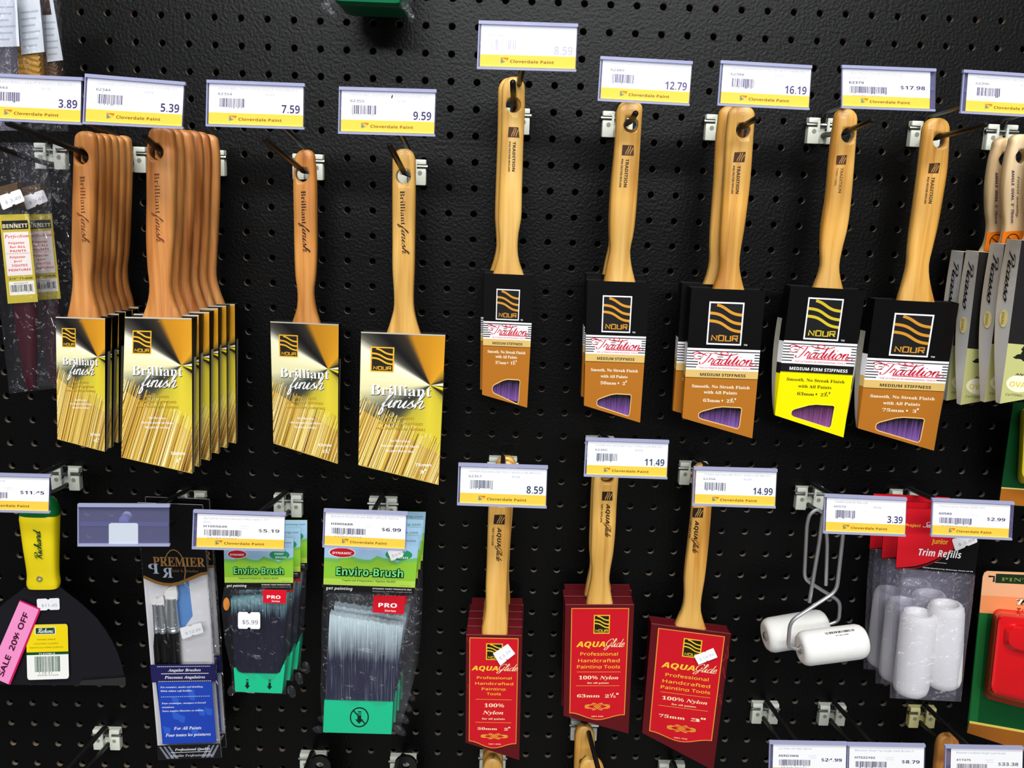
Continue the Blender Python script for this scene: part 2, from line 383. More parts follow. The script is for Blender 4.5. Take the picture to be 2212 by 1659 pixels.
def cursive(mb, P, s, col, wt=.045, thin=.45, shear=.32, k=3):
    """P(x, y): x 0..1 along the line, y in capital heights"""
    tot = sum(CUR[c][0] for c in s); x = 0
    for c in s:
        wd, st = CUR[c]
        for q in st:
            pts = smooth(q, k); A = []; B = []
            for i, p in enumerate(pts):
                a, b = pts[max(i - 1, 0)], pts[min(i + 1, len(pts) - 1)]; dx, dy = b[0] - a[0], b[1] - a[1]; L = math.hypot(dx, dy) or 1
                h = wt * (thin + (1 - thin) * abs(dy) / L); nx, ny = -dy / L * h, dx / L * h
                for o, sg in ((A, 1), (B, -1)):
                    xx, yy = x + p[0] + sg * nx, p[1] + sg * ny
                    o.append(P((xx + shear * yy) / (tot + shear * .5), yy))
            n = len(A); fs = [[i, i + 1, n + i + 1, n + i] for i in range(n - 1)]
            if (A[1] - A[0]).cross(B[0] - A[0]).y > 0: fs = [f[::-1] for f in fs]
            mb.add(A + B, fs, 'ink', col)
        x += wd
def cline(mb, surf, s, s0, s1, tb, cap, col, wt=.045, lift=.0008, **kw):
    cursive(mb, lambda x, y: surf(s0 + (s1 - s0) * x, tb - y * cap, lift * LK), s, col, wt, **kw)
def pcline(mb, a, b, cap, d, s, col, wt=.05, **kw):
    dx, dy = b[0] - a[0], b[1] - a[1]; L = math.hypot(dx, dy); nx, ny = dy / L, -dx / L
    cursive(mb, lambda x, y: at(a[0] + dx * x + nx * y * cap, a[1] + dy * x + ny * y * cap, d), s, col, wt, **kw)
def sizeline(mb, P, s, s0, s1, tb, cap, col, st, lift):
    """a measure such as 63mm * 2 1/2 inch, the fraction set small with a bar"""
    w = [1.0 if c in 'm•' else .45 if c in ' "' else 1.05 if c == '½' else .62 for c in s]; tot = sum(w); x = 0; run = ''; x0 = 0
    def flush():
        nonlocal run
        if run.strip():
            l = len(run) - len(run.lstrip()); line(mb, P, run.strip(), s0 + (s1 - s0) * (x0 + .45 * l) / tot, s0 + (s1 - s0) * x / tot, tb, cap, col, st, .002, 2, lift)
        run = ''
    for c, ww in zip(s, w):
        if c in '½•"':
            flush(); a = lambda f: s0 + (s1 - s0) * (x + ww * f) / tot
            if c == '½':
                line(mb, P, '1', a(.08), a(.32), tb - cap * .45, cap * .6, col, st, 0, 1, lift); line(mb, P, '2', a(.6), a(.95), tb, cap * .6, col, st, 0, 1, lift)
                ribbon(mb, P, [(a(.3), tb), (a(.6), tb - cap)], .006, col, lift, .003)
            elif c == '•': rect(mb, P, a(.35), tb - cap * .55, a(.65), tb - cap * .2, col, lift)
            else:
                for f in (.1, .5): rect(mb, P, a(f), tb - cap, a(f + .3), tb - cap * .62, col, lift)
            x += ww; x0 = x
        else:
            if not run: x0 = x
            run += c; x += ww
    flush()
# ------------------------------------------------------------------ the board
G = 0.0254
def pegboard():
    mb = MB(); n = 12; r = 0.0036; th = 0.0048
    c0, c1, r0, r1 = -14, 50, -11, 40
    X0, X1, Z0, Z1 = (c0 - 18.5) * G, (c1 - 17.5) * G, -(r1 - 13.5) * G, -(r0 - 14.5) * G
    for c in range(c0, c1 + 1):
        for q in range(r0, r1 + 1):
            x, z = (c - 18) * G, -(q - 14) * G; h = G / 2
            sq = []
            for k in range(n):
                a = 2 * math.pi * k / n + math.pi / 4; ca, sa = math.cos(a), math.sin(a); f = h / max(abs(ca), abs(sa))
                sq.append(V((x + ca * f, 0, z + sa * f)))
            ci = [V((x + r * math.cos(2 * math.pi * k / n + math.pi / 4), 0, z + r * math.sin(2 * math.pi * k / n + math.pi / 4))) for k in range(n)]
            cb = [p + V((0, th, 0)) for p in ci]
            mb.add(sq + ci, [[k, (k + 1) % n, n + (k + 1) % n, n + k] for k in range(n)], 'black_pegboard')
            mb.add(ci + cb, [[k, (k + 1) % n, n + (k + 1) % n, n + k] for k in range(n)], 'hardboard_edge')
    mb.box((X0, 0.022, Z0), (X1, 0.026, Z1), 'hole_dark')
    mb.box((X0, 0.0, Z1), (X1, 0.026, Z1 + .01), 'black_pegboard'); mb.box((X0, 0.0, Z0 - .01), (X1, 0.026, Z0), 'black_pegboard')
    o = mb.build('wall_back'); tag(o, 'black painted pegboard wall full of round holes', None, None, 'structure')
    f = MB(); f.box((X0, -8, -1.45), (X1, .03, -1.4), 'tile_floor'); tag(f.build('floor'), 'pale tiled shop floor below the pegboard', None, None, 'structure')
    # a length of the board carries down to the floor
    f = MB(); f.box((X0, 0.0, -1.4), (X1, .026, Z0 - .01), 'black_pegboard'); tag(f.build('trim_1'), 'black plinth panel below the pegboard', None, None, 'structure')
pegboard()

# ------------------------------------------------------------------ hooks and price tags
GR_HOOK = 'double wire hooks on the pegboard'
def hook(base, label, d_low=0.15, tip=None, tagc=None, d_tag=0.19, via=None, pl='white_plastic'):
    c = at(base[0], base[1], 0.0); h = thing('peg_hook', label, 'hook', c, GR_HOOK)
    p = MB(); x, z = c.x, c.z
    p.box((x - .015, -.003, z - .012), (x + .015, 0.0004, z + .0125), pl, .0008)
    for sg in (-1, 1):
        a, b2 = (x - .015, x - .0035) if sg < 0 else (x + .0035, x + .015)
        p.box((a, -.0085, z - .0125), (b2, -.002, z + .0035), pl, .0012)
        p.box((a, -.0085, z + .0075), (b2, -.002, z + .0125), pl, .0012)
        inner = (a, a + .0025) if sg > 0 else (b2 - .0025, b2)
        p.box((inner[0], -.0088, z - .0005), (inner[1], -.002, z + .0095), pl, .0006)
        p.tube([(x + sg * .009, -.0086, z - .0005), (x + sg * .009, -.0089, z - .0005)], .0022, 'grey_card', 8)
    p.build('back_plate', h)
    m = MB(); m.tube([(x - .0165, -.0058, z + .0055), (x + .0165, -.0058, z + .0055)], .0021, 'dark_steel', 8); m.build('cross_pin', h)
    lo0 = V((x, -.004, z - .0075)); lo1 = at(tip[0], tip[1], d_low) if tip else lo0 + V((0, -d_low, .02))
    if via:
        vp = at(*via) + V((0, 0, .0034))
        if not tip: lo1 = vp + V((0, -(d_low - via[2]), .006))
        lo0 = V((x + max(-.0025, min(.0025, vp.x - x)), -.004, z + max(-.011, min(-.003, vp.z - z))))
        path = [lo0, lo0 + V((0, -.005, 0)), vp, vp.lerp(lo1, .5), lo1]
    else: path = [lo0, lo0 + V((0, -.006, 0)), lo0.lerp(lo1, .5) + V((0, 0, -.0012)), lo1]
    q = MB(); q.tube(path, .0026, 'wire_black', 8, True); q.build('product_wire', h)
    up0 = V((x, -.004, z + .008)); up1 = at(tagc[0], tagc[1], d_tag - .004) if tagc else up0 + V((0, -d_tag, .028))
    q = MB(); b1 = up0 + V((0, -.003, .006)); b2 = up0 + V((0, -.008, .0095)); dr = (up1 - b2)
    q.tube([up0, b1, b2, b2 + dr * .04, b2 + dr * .5, up1], .0027, 'wire_black', 8); q.build('tag_wire', h)
    return h
INK = (56, 48, 100); FAINT = (176, 172, 200)
def price_tag(q, d, label, title, num, price, kind='A', title2=None, seed=1, band=True, ink=INK, faint=FAINT, inset=(.025, .07, .992, .962), dark=False, number2=None):
    W = pquad(q, d); org = W(.5, 0)
    t = thing('price_tag', label, 'price tag', org, 'price tags on the hook ends')
    h = MB(); th = .0016
    # holder: clear back with a folded channel along its top and its foot, and a clip behind that grips the wire
    h.slab([W(0, 1), W(1, 1), W(1, 0), W(0, 0)], th, 'tag_clear')
    h.slab([W(.01, .52, .0003), W(.99, .52, .0003), W(.99, .43, .0003), W(.01, .43, .0003)], .0012, 'tag_clear')
    for a, b2 in ((-.012, .06), (.968, 1.018)):
        h.slab([W(-.004, b2, .0026), W(1.004, b2, .0026), W(1.004, a, .0026), W(-.004, a, .0026)], .003, 'tag_plastic')
    h.slab([W(-.004, 1, .0012), W(.008, 1, .0012), W(.008, 0, .0012), W(-.004, 0, .0012)], .002, 'tag_plastic')
    h.build('holder', t)
    c = MB(); cs = sub(W, .34, .45, .66, .99); e = .06
    c.slab([cs(s, tt, -.002 if title else .0006) for s, tt in ((e, 1), (1 - e, 1), (1, 1 - e), (1, e), (1 - e, 0), (e, 0), (0, e), (0, 1 - e))], .0015, 'clip_plastic')
    k = W(.5, .5, -.003); c.tube([k + V((0, .0005, .004)), k + V((0, .010, .006))], .0042, 'clip_plastic', 10)
    c.build('clip', t)
    if title is None: return t
    L = MB(); I = sub(W, *inset)
    l0 = .0005; L.slab([I(0, 1, l0), I(1, 1, l0), I(1, 0, l0), I(0, 0, l0)], .0003, 'printed_paper', (250, 250, 252))
    F = lambda s, tt, l=0.0: I(s, tt, l + .0005)
    bt = .71
    rect(L, F, 0, bt, 1, 1, (252, 204, 72))
    rect(L, F, 0, .965, 1, .975, (255, 238, 120), .0003)
    lg = sub(F, .215, .775, .30, .915)
    shape(L, lg, [(0, 0), (1, 0), (.9, .4), (.5, .8), (0, 1)], (196, 140, 40), .0003)
    for k, cc in enumerate([(214, 96, 40), (236, 170, 40), (250, 220, 90), (120, 176, 90), (40, 130, 190)]):
        a0, a1 = math.radians(4 + 17 * k), math.radians(17 + 17 * k)
        shape(L, lg, [(.06, .06), (.06 + .85 * math.cos(a0), .06 + .8 * math.sin(a0)), (.06 + .85 * math.cos(a1), .06 + .8 * math.sin(a1))], cc, .0005)
    line(L, F, 'Cloverdale Paint', .315, .775, .895, .105, (128, 90, 12), 'bold', .004)
    if kind == 'A':
        line(L, F, title, .10, .93 if len(title) > 22 else .52, .135, .075, faint, 'sans', 0, 1)
        line(L, F, num, .095, .245, .275, .085, ink, 'sans', .004, 2)
        line(L, F, 'RSD', .6, .69, .255, .075, faint, 'sans', 0, 1)
        barcode(L, F, .115, .35, .375, .60, ink, 22, seed)
        for r_, sx in ((.36, .45), (.42, .48)): line(L, F, 'Suggested' if sx < .46 else 'Retail', sx, .55, r_, .04, (214, 214, 226), 'sans', 0, 1)
        wd = .052 * len(price) - .015
        line(L, F, price, .965 - wd, .965, .67, .30, ink, 'bold', 0, 3)
    else:
        line(L, F, title, .07, .07 + min(.9, .021 * len(title)), .15, .085, faint, 'sans', 0, 1)
        if title2: line(L, F, title2, .07, .07 + .021 * len(title2), .265, .08, faint, 'sans', 0, 1)
        line(L, F, num, .075, .075 + .034 * len(num), .395 if title2 else .375, .095, ink, 'bold', 0, 2)
        barcode(L, F, .085, .46, .51, .66, ink, 34, seed)
        if number2: line(L, F, number2, .12, .46, .73, .06, (150, 146, 176), 'sans', 0, 1)
        for r_, sx in ((.34, .48), (.41, .50)): line(L, F, 'Suggested' if sx < .49 else 'Retail', sx, .59, r_, .045, (206, 206, 222), 'sans', 0, 1)
        wd = .042 * len(price) + .03
        line(L, F, price, .945 - wd, .945, .50, .145, ink, 'bold', .002, 3)
    if dark:
        ribbon(L, F, [(.545, .08), (.535, .16)], .006, (30, 28, 40), .0006, .006)
    L.build('label', t)
    return t
def tagmid(q): return (sum(p[0] for p in q) / 4, sum(p[1] for p in q) / 4 - 6)

D1, D2, D3 = .20, .155, .135
Q = {
 'B': [(-40, 158), (177, 168), (175, 268), (-42, 257)], 'C': [(184, 160), (399, 178), (394, 277), (179, 266)], 'D': [(447, 173), (657, 181), (656, 278), (445, 271)],
 'E': [(733, 188), (942, 194), (939, 293), (731, 287)], 'F': [(1035, 45), (1248, 52), (1244, 153), (1031, 147)], 'G': [(1298, 122), (1496, 133), (1489, 227), (1292, 216)],
 'H': [(1558, 131), (1754, 142), (1748, 236), (1551, 226)], 'I': [(1820, 141), (2022, 149), (2020, 239), (1819, 232)], 'J': [(2083, 151), (2284, 164), (2280, 254), (2076, 243)],
 'L': [(-82, 1022), (108, 1027), (106, 1108), (-84, 1103)], 'M': [(168, 1090), (365, 1091), (365, 1179), (168, 1179)], 'N': [(418, 1103), (616, 1110), (614, 1190), (415, 1185)],
 'O': [(700, 1101), (880, 1108), (877, 1190), (697, 1181)], 'P': [(991, 1002), (1183, 1008), (1180, 1097), (988, 1090)], 'Q': [(1266, 947), (1445, 953), (1441, 1034), (1262, 1028)],
 'R': [(1500, 1010), (1679, 1015), (1675, 1097), (1496, 1091)], 'S': [(1782, 1069), (1959, 1077), (1956, 1158), (1779, 1151)], 'T': [(2015, 1078), (2191, 1086), (2186, 1166), (2012, 1158)],
 'a': [(1663, 1603), (1830, 1606), (1828, 1684), (1661, 1681)], 'b': [(1832, 1607), (1999, 1610), (1997, 1688), (1830, 1685)], 'c': [(2043, 1612), (2211, 1615), (2209, 1693), (2041, 1690)]}
# top row
hook((116, 338), 'white-plated wire hook holding the bagged brushes at the picture edge', .11, (-12, 316), (40, 262), .12)
hook((288, 345), 'white-plated wire hook through the stack of 37mm gold-sleeved brushes', .17, (17, 266), tagmid(Q['B']), D1, (182, 339, .108))
hook((457, 352), 'white-plated wire hook through the stack of 50mm gold-sleeved brushes', .17, (312, 296), tagmid(Q['C']), D1, (342, 329, .146))
hook((668, 361), 'wire hook carrying the lone 63mm gold-sleeved brush below the 7.59 tag', .16, (572, 301), tagmid(Q['D']), D1, (655, 377, .055))
hook((889, 372), 'wire hook carrying the lone 75mm gold-sleeved brush below the 9.59 tag', .16, (842, 315), tagmid(Q['E']), D1, (873, 381, .075))
hook((1111, 263), 'wire hook holding the narrow 37mm black-sleeved brush under the washed-out tag', .13, (1108, 178), tagmid(Q['F']), D1, (1109, 228, .075))
hook((1332, 270), 'wire hook holding the 50mm black-sleeved brushes under the 12.79 tag', .13, (1373, 245), tagmid(Q['G']), D1, (1361, 271, .09))
hook((1553, 277), 'wire hook holding the 63mm brown-and-black-sleeved brushes under the 16.19 tag', .13, (1634, 256), tagmid(Q['H']), D1, (1602, 282, .09))
hook((1772, 284), 'wire hook holding the yellow-sleeved brush under the $17.98 tag', .13, (1884, 260), tagmid(Q['I']), D1, (1827, 293, .065))
hook((1992, 291), 'wire hook holding the 75mm brown-and-black-sleeved brush', .13, (2129, 269), tagmid(Q['J']), D1, (2023.5, 305, .05))
hook((2155, 298), 'wire hook holding the pale-handled brushes in grey-sided sleeves', .16)
price_tag(Q['B'], D1, 'price tag reading 3.89 in front of the clear bags', '37MM BRILLIANT FINISH BRUSH', '62343', '3.89', seed=3)
price_tag(Q['C'], D1, 'price tag reading 5.39 above the 50mm brush stack', '50MM BRILLIANT FINISH ANGLE SASH BRUSH', '62344', '5.39', seed=4)
price_tag(Q['D'], D1, 'price tag reading 7.59 over the 63mm gold-sleeved brush', '63MM BRILLIANT FINISH ANGLE SASH BRUSH', '62354', '7.59', seed=5)
price_tag(Q['E'], D1, 'price tag reading 9.59 with a black pen mark', '75MM BRILLIANT FINISH ANGLE SASH BRUSH', '62355', '9.59', seed=6, dark=True)
price_tag(Q['F'], D1, 'price tag with glare-washed print standing highest of all tags', '37MM TRADITION POLY/NYLON BRUSH', '62386', '8.59', seed=7, ink=(188, 188, 206), faint=(246, 246, 250))  # paler ink colours paint in the overexposure of this brightly lit tag
price_tag(Q['G'], D1, 'price tag reading 12.79 on the clear holder', '50MM TRADITION POLY/NYLON ANGULAR BRUSH', '62389', '12.79', seed=8, ink=(92, 86, 132), faint=(206, 206, 222))
price_tag(Q['H'], D1, 'price tag reading 16.19 on the clear holder', '63MM TRADITION POLY/NYLON ANGULAR BRUSH', '62388', '16.19', seed=9, ink=(74, 64, 118))
price_tag(Q['I'], D1, 'price tag reading $17.98 over the yellow-sleeved brush', '63MM TRADITION MED-FIRM ANGLE', '62379', '$17.98', 'B', 'SASH BRUSH', 10, inset=(.0, .075, .94, .962), number2='59186 74727')
price_tag(Q['J'], D1, 'price tag numbered 62390 cut off by the picture edge', '75MM TRADITION POLY/NYLON ANGULAR BRUSH', '62390', '21.19', seed=11, inset=(.045, .075, .99, .962))
# middle row
hook((148, 1030), 'white-plated wire hook above the yellow-handled taping knife', .10, (62, 1085), tagmid(Q['L']), .13)
hook((418, 1083), 'white-plated wire hook behind the empty price holder', .12, None, tagmid(Q['M']), D2)
hook((625, 1088), 'white-plated wire hook behind the $5.19 tag', .13, None, tagmid(Q['N']), D2)
hook((829, 1095), 'white-plated wire hook behind the $6.99 tag', .13, None, tagmid(Q['O']), D2)
hook((1086, 1008), 'wire hook behind the dark-printed 8.59 tag with red-sleeved brushes', .12, None, tagmid(Q['P']), D2, (1084, 1073, .10))
hook((1294, 965), 'wire hook behind the 11.49 tag with red-sleeved brushes', .085, None, tagmid(Q['Q']), D2, (1311, 1028, .062))
hook((1495, 1019), 'wire hook behind the 14.99 tag with one red-sleeved brush', .075, None, tagmid(Q['R']), D2, (1516, 1045, .045))
hook((1745, 1073), 'white-plated wire hook carrying the two small paint rollers', .13, None, tagmid(Q['S']), D2)
hook((1948, 1080), 'white-plated wire hook carrying the bagged roller refills', .13, None, tagmid(Q['T']), D2)
price_tag(Q['L'], .13, 'price tag reading $11.45 over the taping knife handle', 'Rich Taping Knife 6"', '66395', '$11.45', 'B', None, 12)
price_tag(Q['M'], D2, 'empty clear price holder with a square white clip showing', None, None, None)
price_tag(Q['N'], D2, 'price tag reading $5.19 above the small brush refills', 'Dynamic Enviro-brush PRO refil 1.75"', 'H100564R', '$5.19', 'B', '45mm', 13, ink=(92, 90, 104), inset=(.045, .075, .995, .962), number2='64784 00564')
price_tag(Q['O'], D2, 'price tag reading $6.99 above the large brush refills', 'Dynamic Enviro brush PRO refil 2.5" 64mm', 'HI00568R', '$6.99', 'B', None, 14, ink=(44, 46, 84), faint=(150, 160, 196), inset=(.02, .055, .985, .962), number2='64784 00568')
price_tag(Q['P'], D2, 'sharp dark-printed price tag reading 8.59 over red-sleeved brushes', '50MM AQUAGLIDE POLY ANGULAR BRUSH', '62357', '8.59', seed=15, ink=(44, 62, 92), faint=(146, 164, 196))
price_tag(Q['Q'], D2, 'price tag reading 11.49 over red-sleeved brushes', '63MM AQUAGLIDE POLY ANGULAR BRUSH', '62360', '11.49', seed=16, ink=(44, 62, 92), faint=(146, 164, 196))
price_tag(Q['R'], D2, 'price tag reading 14.99 beside the small rollers', '75MM AQUAGLIDE POLY ANGULAR BRUSH', '62356', '14.99', seed=17, ink=(50, 60, 98), faint=(150, 160, 196))
price_tag(Q['S'], D2, 'price tag reading 3.39 above the small rollers', '75MM JUNIOR ROLLER', '60570', '3.39', seed=18, ink=(62, 58, 110), faint=(140, 140, 176))
price_tag(Q['T'], D2, 'price tag reading $2.99 above the roller refills', '75mm Junior Roller Refill 2PK', '60580', '$2.99', 'B', None, 19, ink=(64, 58, 112), inset=(.01, .07, .955, .962), number2='62883 02214')
# bottom row
hook((236, 1590), 'bare wire hook below the taping knife blade', .15)
hook((679, 1641), 'wire hook with a black hang tab, between the two bundles of brush refills', .10)
hook((872, 1647), 'wire hook with a black hang tab below the $6.99 refills', .10)
hook((1064, 1640), 'wire hook under the stack of 50mm red-sleeved brushes', .10)
hook((1260, 1570), 'wire hook with wooden handles under the 63mm red-sleeved brushes', .12, None, (1300, 1690), .14, (1263, 1640, .035))
hook((1448, 1662), 'wire hook under the 75mm red-sleeved brush at the picture bottom', .10)
hook((1649, 1534), 'bare wire hook running down to the $24.99 tag', .11, None, tagmid(Q['a']), D3)
hook((1793, 1538), 'bare wire hook running down to the $8.79 tag', .11, None, tagmid(Q['b']), D3)
hook((1986, 1543), 'yellowed wire hook running down to the $33.38 tag', .11, None, tagmid(Q['c']), D3, None, 'aged_plastic')
price_tag(Q['a'], D3, 'price tag reading $24.99 at the picture bottom', '2.5 OVAL FAT BOY 80737', 'AERICHKN', '$24.99', 'B', None, 20, inset=(.045, .06, .99, .962), number2='66395 80737')
price_tag(Q['b'], D3, 'price tag reading $8.79 at the picture bottom', 'Wooster Silver Tip Angle Sash Brush 2"', 'HT522102', '$8.79', 'B', None, 21, inset=(.02, .06, .985, .962))
price_tag(Q['c'], D3, 'price tag reading $33.38 at the picture bottom', 'Wooster Lindbeck Angle Sash Brush', '417475', '$33.38', 'B', None, 22, ink=(110, 92, 112), inset=(.07, .06, .99, .962))
# ------------------------------------------------------------------ paint brushes
def interp(rows, v):
    for i in range(len(rows) - 1):
        if rows[i][0] <= v <= rows[i + 1][0]:
            p0, p1, p2, p3 = rows[max(i - 1, 0)], rows[i], rows[i + 1], rows[min(i + 2, len(rows) - 1)]
            h = p2[0] - p1[0]; t = (v - p1[0]) / h; o = []
            for k in (1, 2):
                m1 = (p2[k] - p0[k]) / max(p2[0] - p0[0], 1e-6) * h; m2 = (p3[k] - p1[k]) / max(p3[0] - p1[0], 1e-6) * h
                o.append((2 * t**3 - 3 * t**2 + 1) * p1[k] + (t**3 - 2 * t**2 + t) * m1 + (-2 * t**3 + 3 * t**2) * p2[k] + (t**3 - t**2) * m2)
            return o
    return rows[-1][1:]
def handle(root, apex, rows, d, mat, hole=None, hr=0.0068, tk=1.0, decor=None, n=28, e=3.4):
    """wooden handle lofted through its measured widths; a real hole is drilled near the top"""
    mb = MB(); prof = []
    v1 = rows[0][0]
    for k in range(1, 6):
        a = k / 6 * math.pi / 2
        cu = apex[0] * math.cos(a) + (rows[0][1] + rows[0][2]) / 2 * (1 - math.cos(a)); hw = (rows[0][2] - rows[0][1]) / 2 * math.sin(a) ** .8
        prof.append((apex[1] + (v1 - apex[1]) * (1 - math.cos(a)), cu - hw, cu + hw, .5 + .5 * math.sin(a)))
    vend = rows[-1][0]; N = 26
    for k in range(N + 1):
        v = v1 + (vend - v1) * k / N; l, r_ = interp(rows, v); prof.append((v, l, r_, 1.0))
    rings = []; hwm = None
    for v, l, r_, f in prof:
        fr = (v - apex[1]) / (vend - apex[1])
        t = .0064 + .0012 * math.sin(min(fr / .75, 1) * math.pi) if fr < .75 else .0064 + .0008 * ((fr - .75) / .25) ** 2
        t *= f * tk
        A, B = at(l, v, d), at(r_, v, d); c = (A + B) / 2; hw = (B - A).length / 2; ax = (B - A).normalized()
        ring = []
        for k in range(n):
            a = 2 * math.pi * k / n; ca, sa = math.cos(a), math.sin(a)
            ring.append(c + ax * (hw * math.copysign(abs(ca) ** (2 / e), ca)) + V((0, t * math.copysign(abs(sa) ** (2 / e), sa), 0)))
        rings.append(ring)
    mb.loft(rings, mat)
    o = mb.build('handle', root, 50, True)
    if hole:
        H = at(hole[0], hole[1], d); cy = MB()
        cy.loft([[V((H.x + hr * math.cos(2 * math.pi * k / 20), y, H.z + hr * math.sin(2 * math.pi * k / 20))) for k in range(20)] for y in (H.y - .03, H.y + .03)], mat)
        co = cy.build('cutter', None, 35, True)
        md = o.modifiers.new('drill', 'BOOLEAN'); md.operation = 'DIFFERENCE'; md.object = co; md.solver = 'EXACT'
        bpy.context.view_layer.update()
        me = bpy.data.meshes.new_from_object(o.evaluated_get(bpy.context.evaluated_depsgraph_get()))
        o.modifiers.clear(); old = o.data; o.data = me; me.name = 'handle'; bpy.data.meshes.remove(old)
        bpy.data.objects.remove(co)
    if decor:
        dm = MB(); decor(dm, d + .0071 * tk + .0007)
        # stamped marking merged into the handle's own mesh
        merge(o, dm, ORG[root.name])
    return o
def merge(o, mb, org):
    me = o.data; bm = bmesh.new(); bm.from_mesh(me)
    lay = bm.loops.layers.float_color.get('Col') or bm.loops.layers.float_color.new('Col')
    names = [m.name for m in me.materials]
    for x in dict.fromkeys(mb.m):
        if x not in names: me.materials.append(MATS[x]); names.append(x)
    vs = [bm.verts.new(p - org) for p in mb.v]
    for f, mt, c, sm in zip(mb.f, mb.m, mb.c, mb.sm):
        try: fc = bm.faces.new([vs[i] for i in f])
        except ValueError: continue
        fc.material_index = names.index(mt); fc.smooth = sm
        for lp, cc in zip(fc.loops, c): lp[lay] = cc
    bm.to_mesh(me); bm.free()
BLK = (9, 8, 8)
def sleeve_shell(mb, TL, TR, BR, BL, th, bot, side, top, backc=(150, 146, 130), sidebands=None, bulge=0.0, mat='printed_gloss'):
    """cardboard sleeve behind its printed front: two sides, back and a tucked-in top; wedge thinning to the foot"""
    b = [TL + V((0, th, 0)), TR + V((0, th, 0)), BR + V((0, bot, 0)), BL + V((0, bot, 0))]
    for fa, fb, ba, bb, sg in ((TL, BL, b[0], b[3], -1), (TR, BR, b[1], b[2], 1)):
        n = 12; F = [fa.lerp(fb, i / n) for i in range(n + 1)]; K = [ba.lerp(bb, i / n) for i in range(n + 1)]
        if bulge: K = [k + V((sg * bulge * math.sin(math.pi * i / n) ** .8, 0, 0)) for i, k in enumerate(K)]
        M_ = [p.lerp(q_, .5) for p, q_ in zip(F, K)]
        for i in range(n):
            t = (i + .5) / n
            c1 = side
            if sidebands:
                for a0, cc in sidebands:
                    if t >= a0: c1 = cc
            for (p, q_, cc) in ((F, M_, c1), (M_, K, c1 if (t < .22 or not backc) else backc)):
                f = [p[i], p[i + 1], q_[i + 1], q_[i]]
                mb.poly(f if sg > 0 else f[::-1], mat, cc)
    mb.poly([b[3], b[2], b[1], b[0]][::-1], 'printed_paper', side)
    mb.poly([BL, b[3], b[2], BR], mat, side)
    dz = V((0, 0, -.0012)); mb.poly([TL + dz, TR + dz, b[1] + dz, b[0] + dz], mat, top)
    # pale cut edge of the card along the top
    e = .0004; up = V((0, -.0003, .0003))
def wedge(q, d, th, lean=0.0):
    """world corners of a sleeve front from its photograph corners; the foot sits a little nearer the board"""
    k = math.dist(q[1], q[2]) / math.dist(q[0], q[3])      # keeps the four corners in one plane
    dd = (d + th / 2, d + th / 2, d + th / 2 - lean * k, d + th / 2 - lean)
    return [at(u, v, k) for (u, v), k in zip(q, dd)]
def edge_lip(mb, P, s0, s1, col):
    rect(mb, P, s0, -.004, s1, .006, col, .0005)

# --- gold sleeve with a fan of metallic tones and a printed bristle picture
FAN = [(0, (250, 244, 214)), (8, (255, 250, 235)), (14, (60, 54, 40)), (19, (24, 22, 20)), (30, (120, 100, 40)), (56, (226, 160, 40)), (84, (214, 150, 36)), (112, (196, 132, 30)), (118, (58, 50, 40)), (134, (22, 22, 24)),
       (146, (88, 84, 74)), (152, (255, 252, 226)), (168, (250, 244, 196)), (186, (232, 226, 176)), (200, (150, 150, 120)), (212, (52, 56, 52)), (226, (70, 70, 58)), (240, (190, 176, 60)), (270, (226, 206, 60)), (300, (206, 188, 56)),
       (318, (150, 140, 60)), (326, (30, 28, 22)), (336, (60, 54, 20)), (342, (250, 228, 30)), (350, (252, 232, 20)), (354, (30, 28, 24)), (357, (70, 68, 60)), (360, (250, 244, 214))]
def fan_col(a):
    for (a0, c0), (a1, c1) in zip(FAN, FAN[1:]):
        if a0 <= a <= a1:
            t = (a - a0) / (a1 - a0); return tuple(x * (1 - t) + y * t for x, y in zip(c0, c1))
    return FAN[0][1]
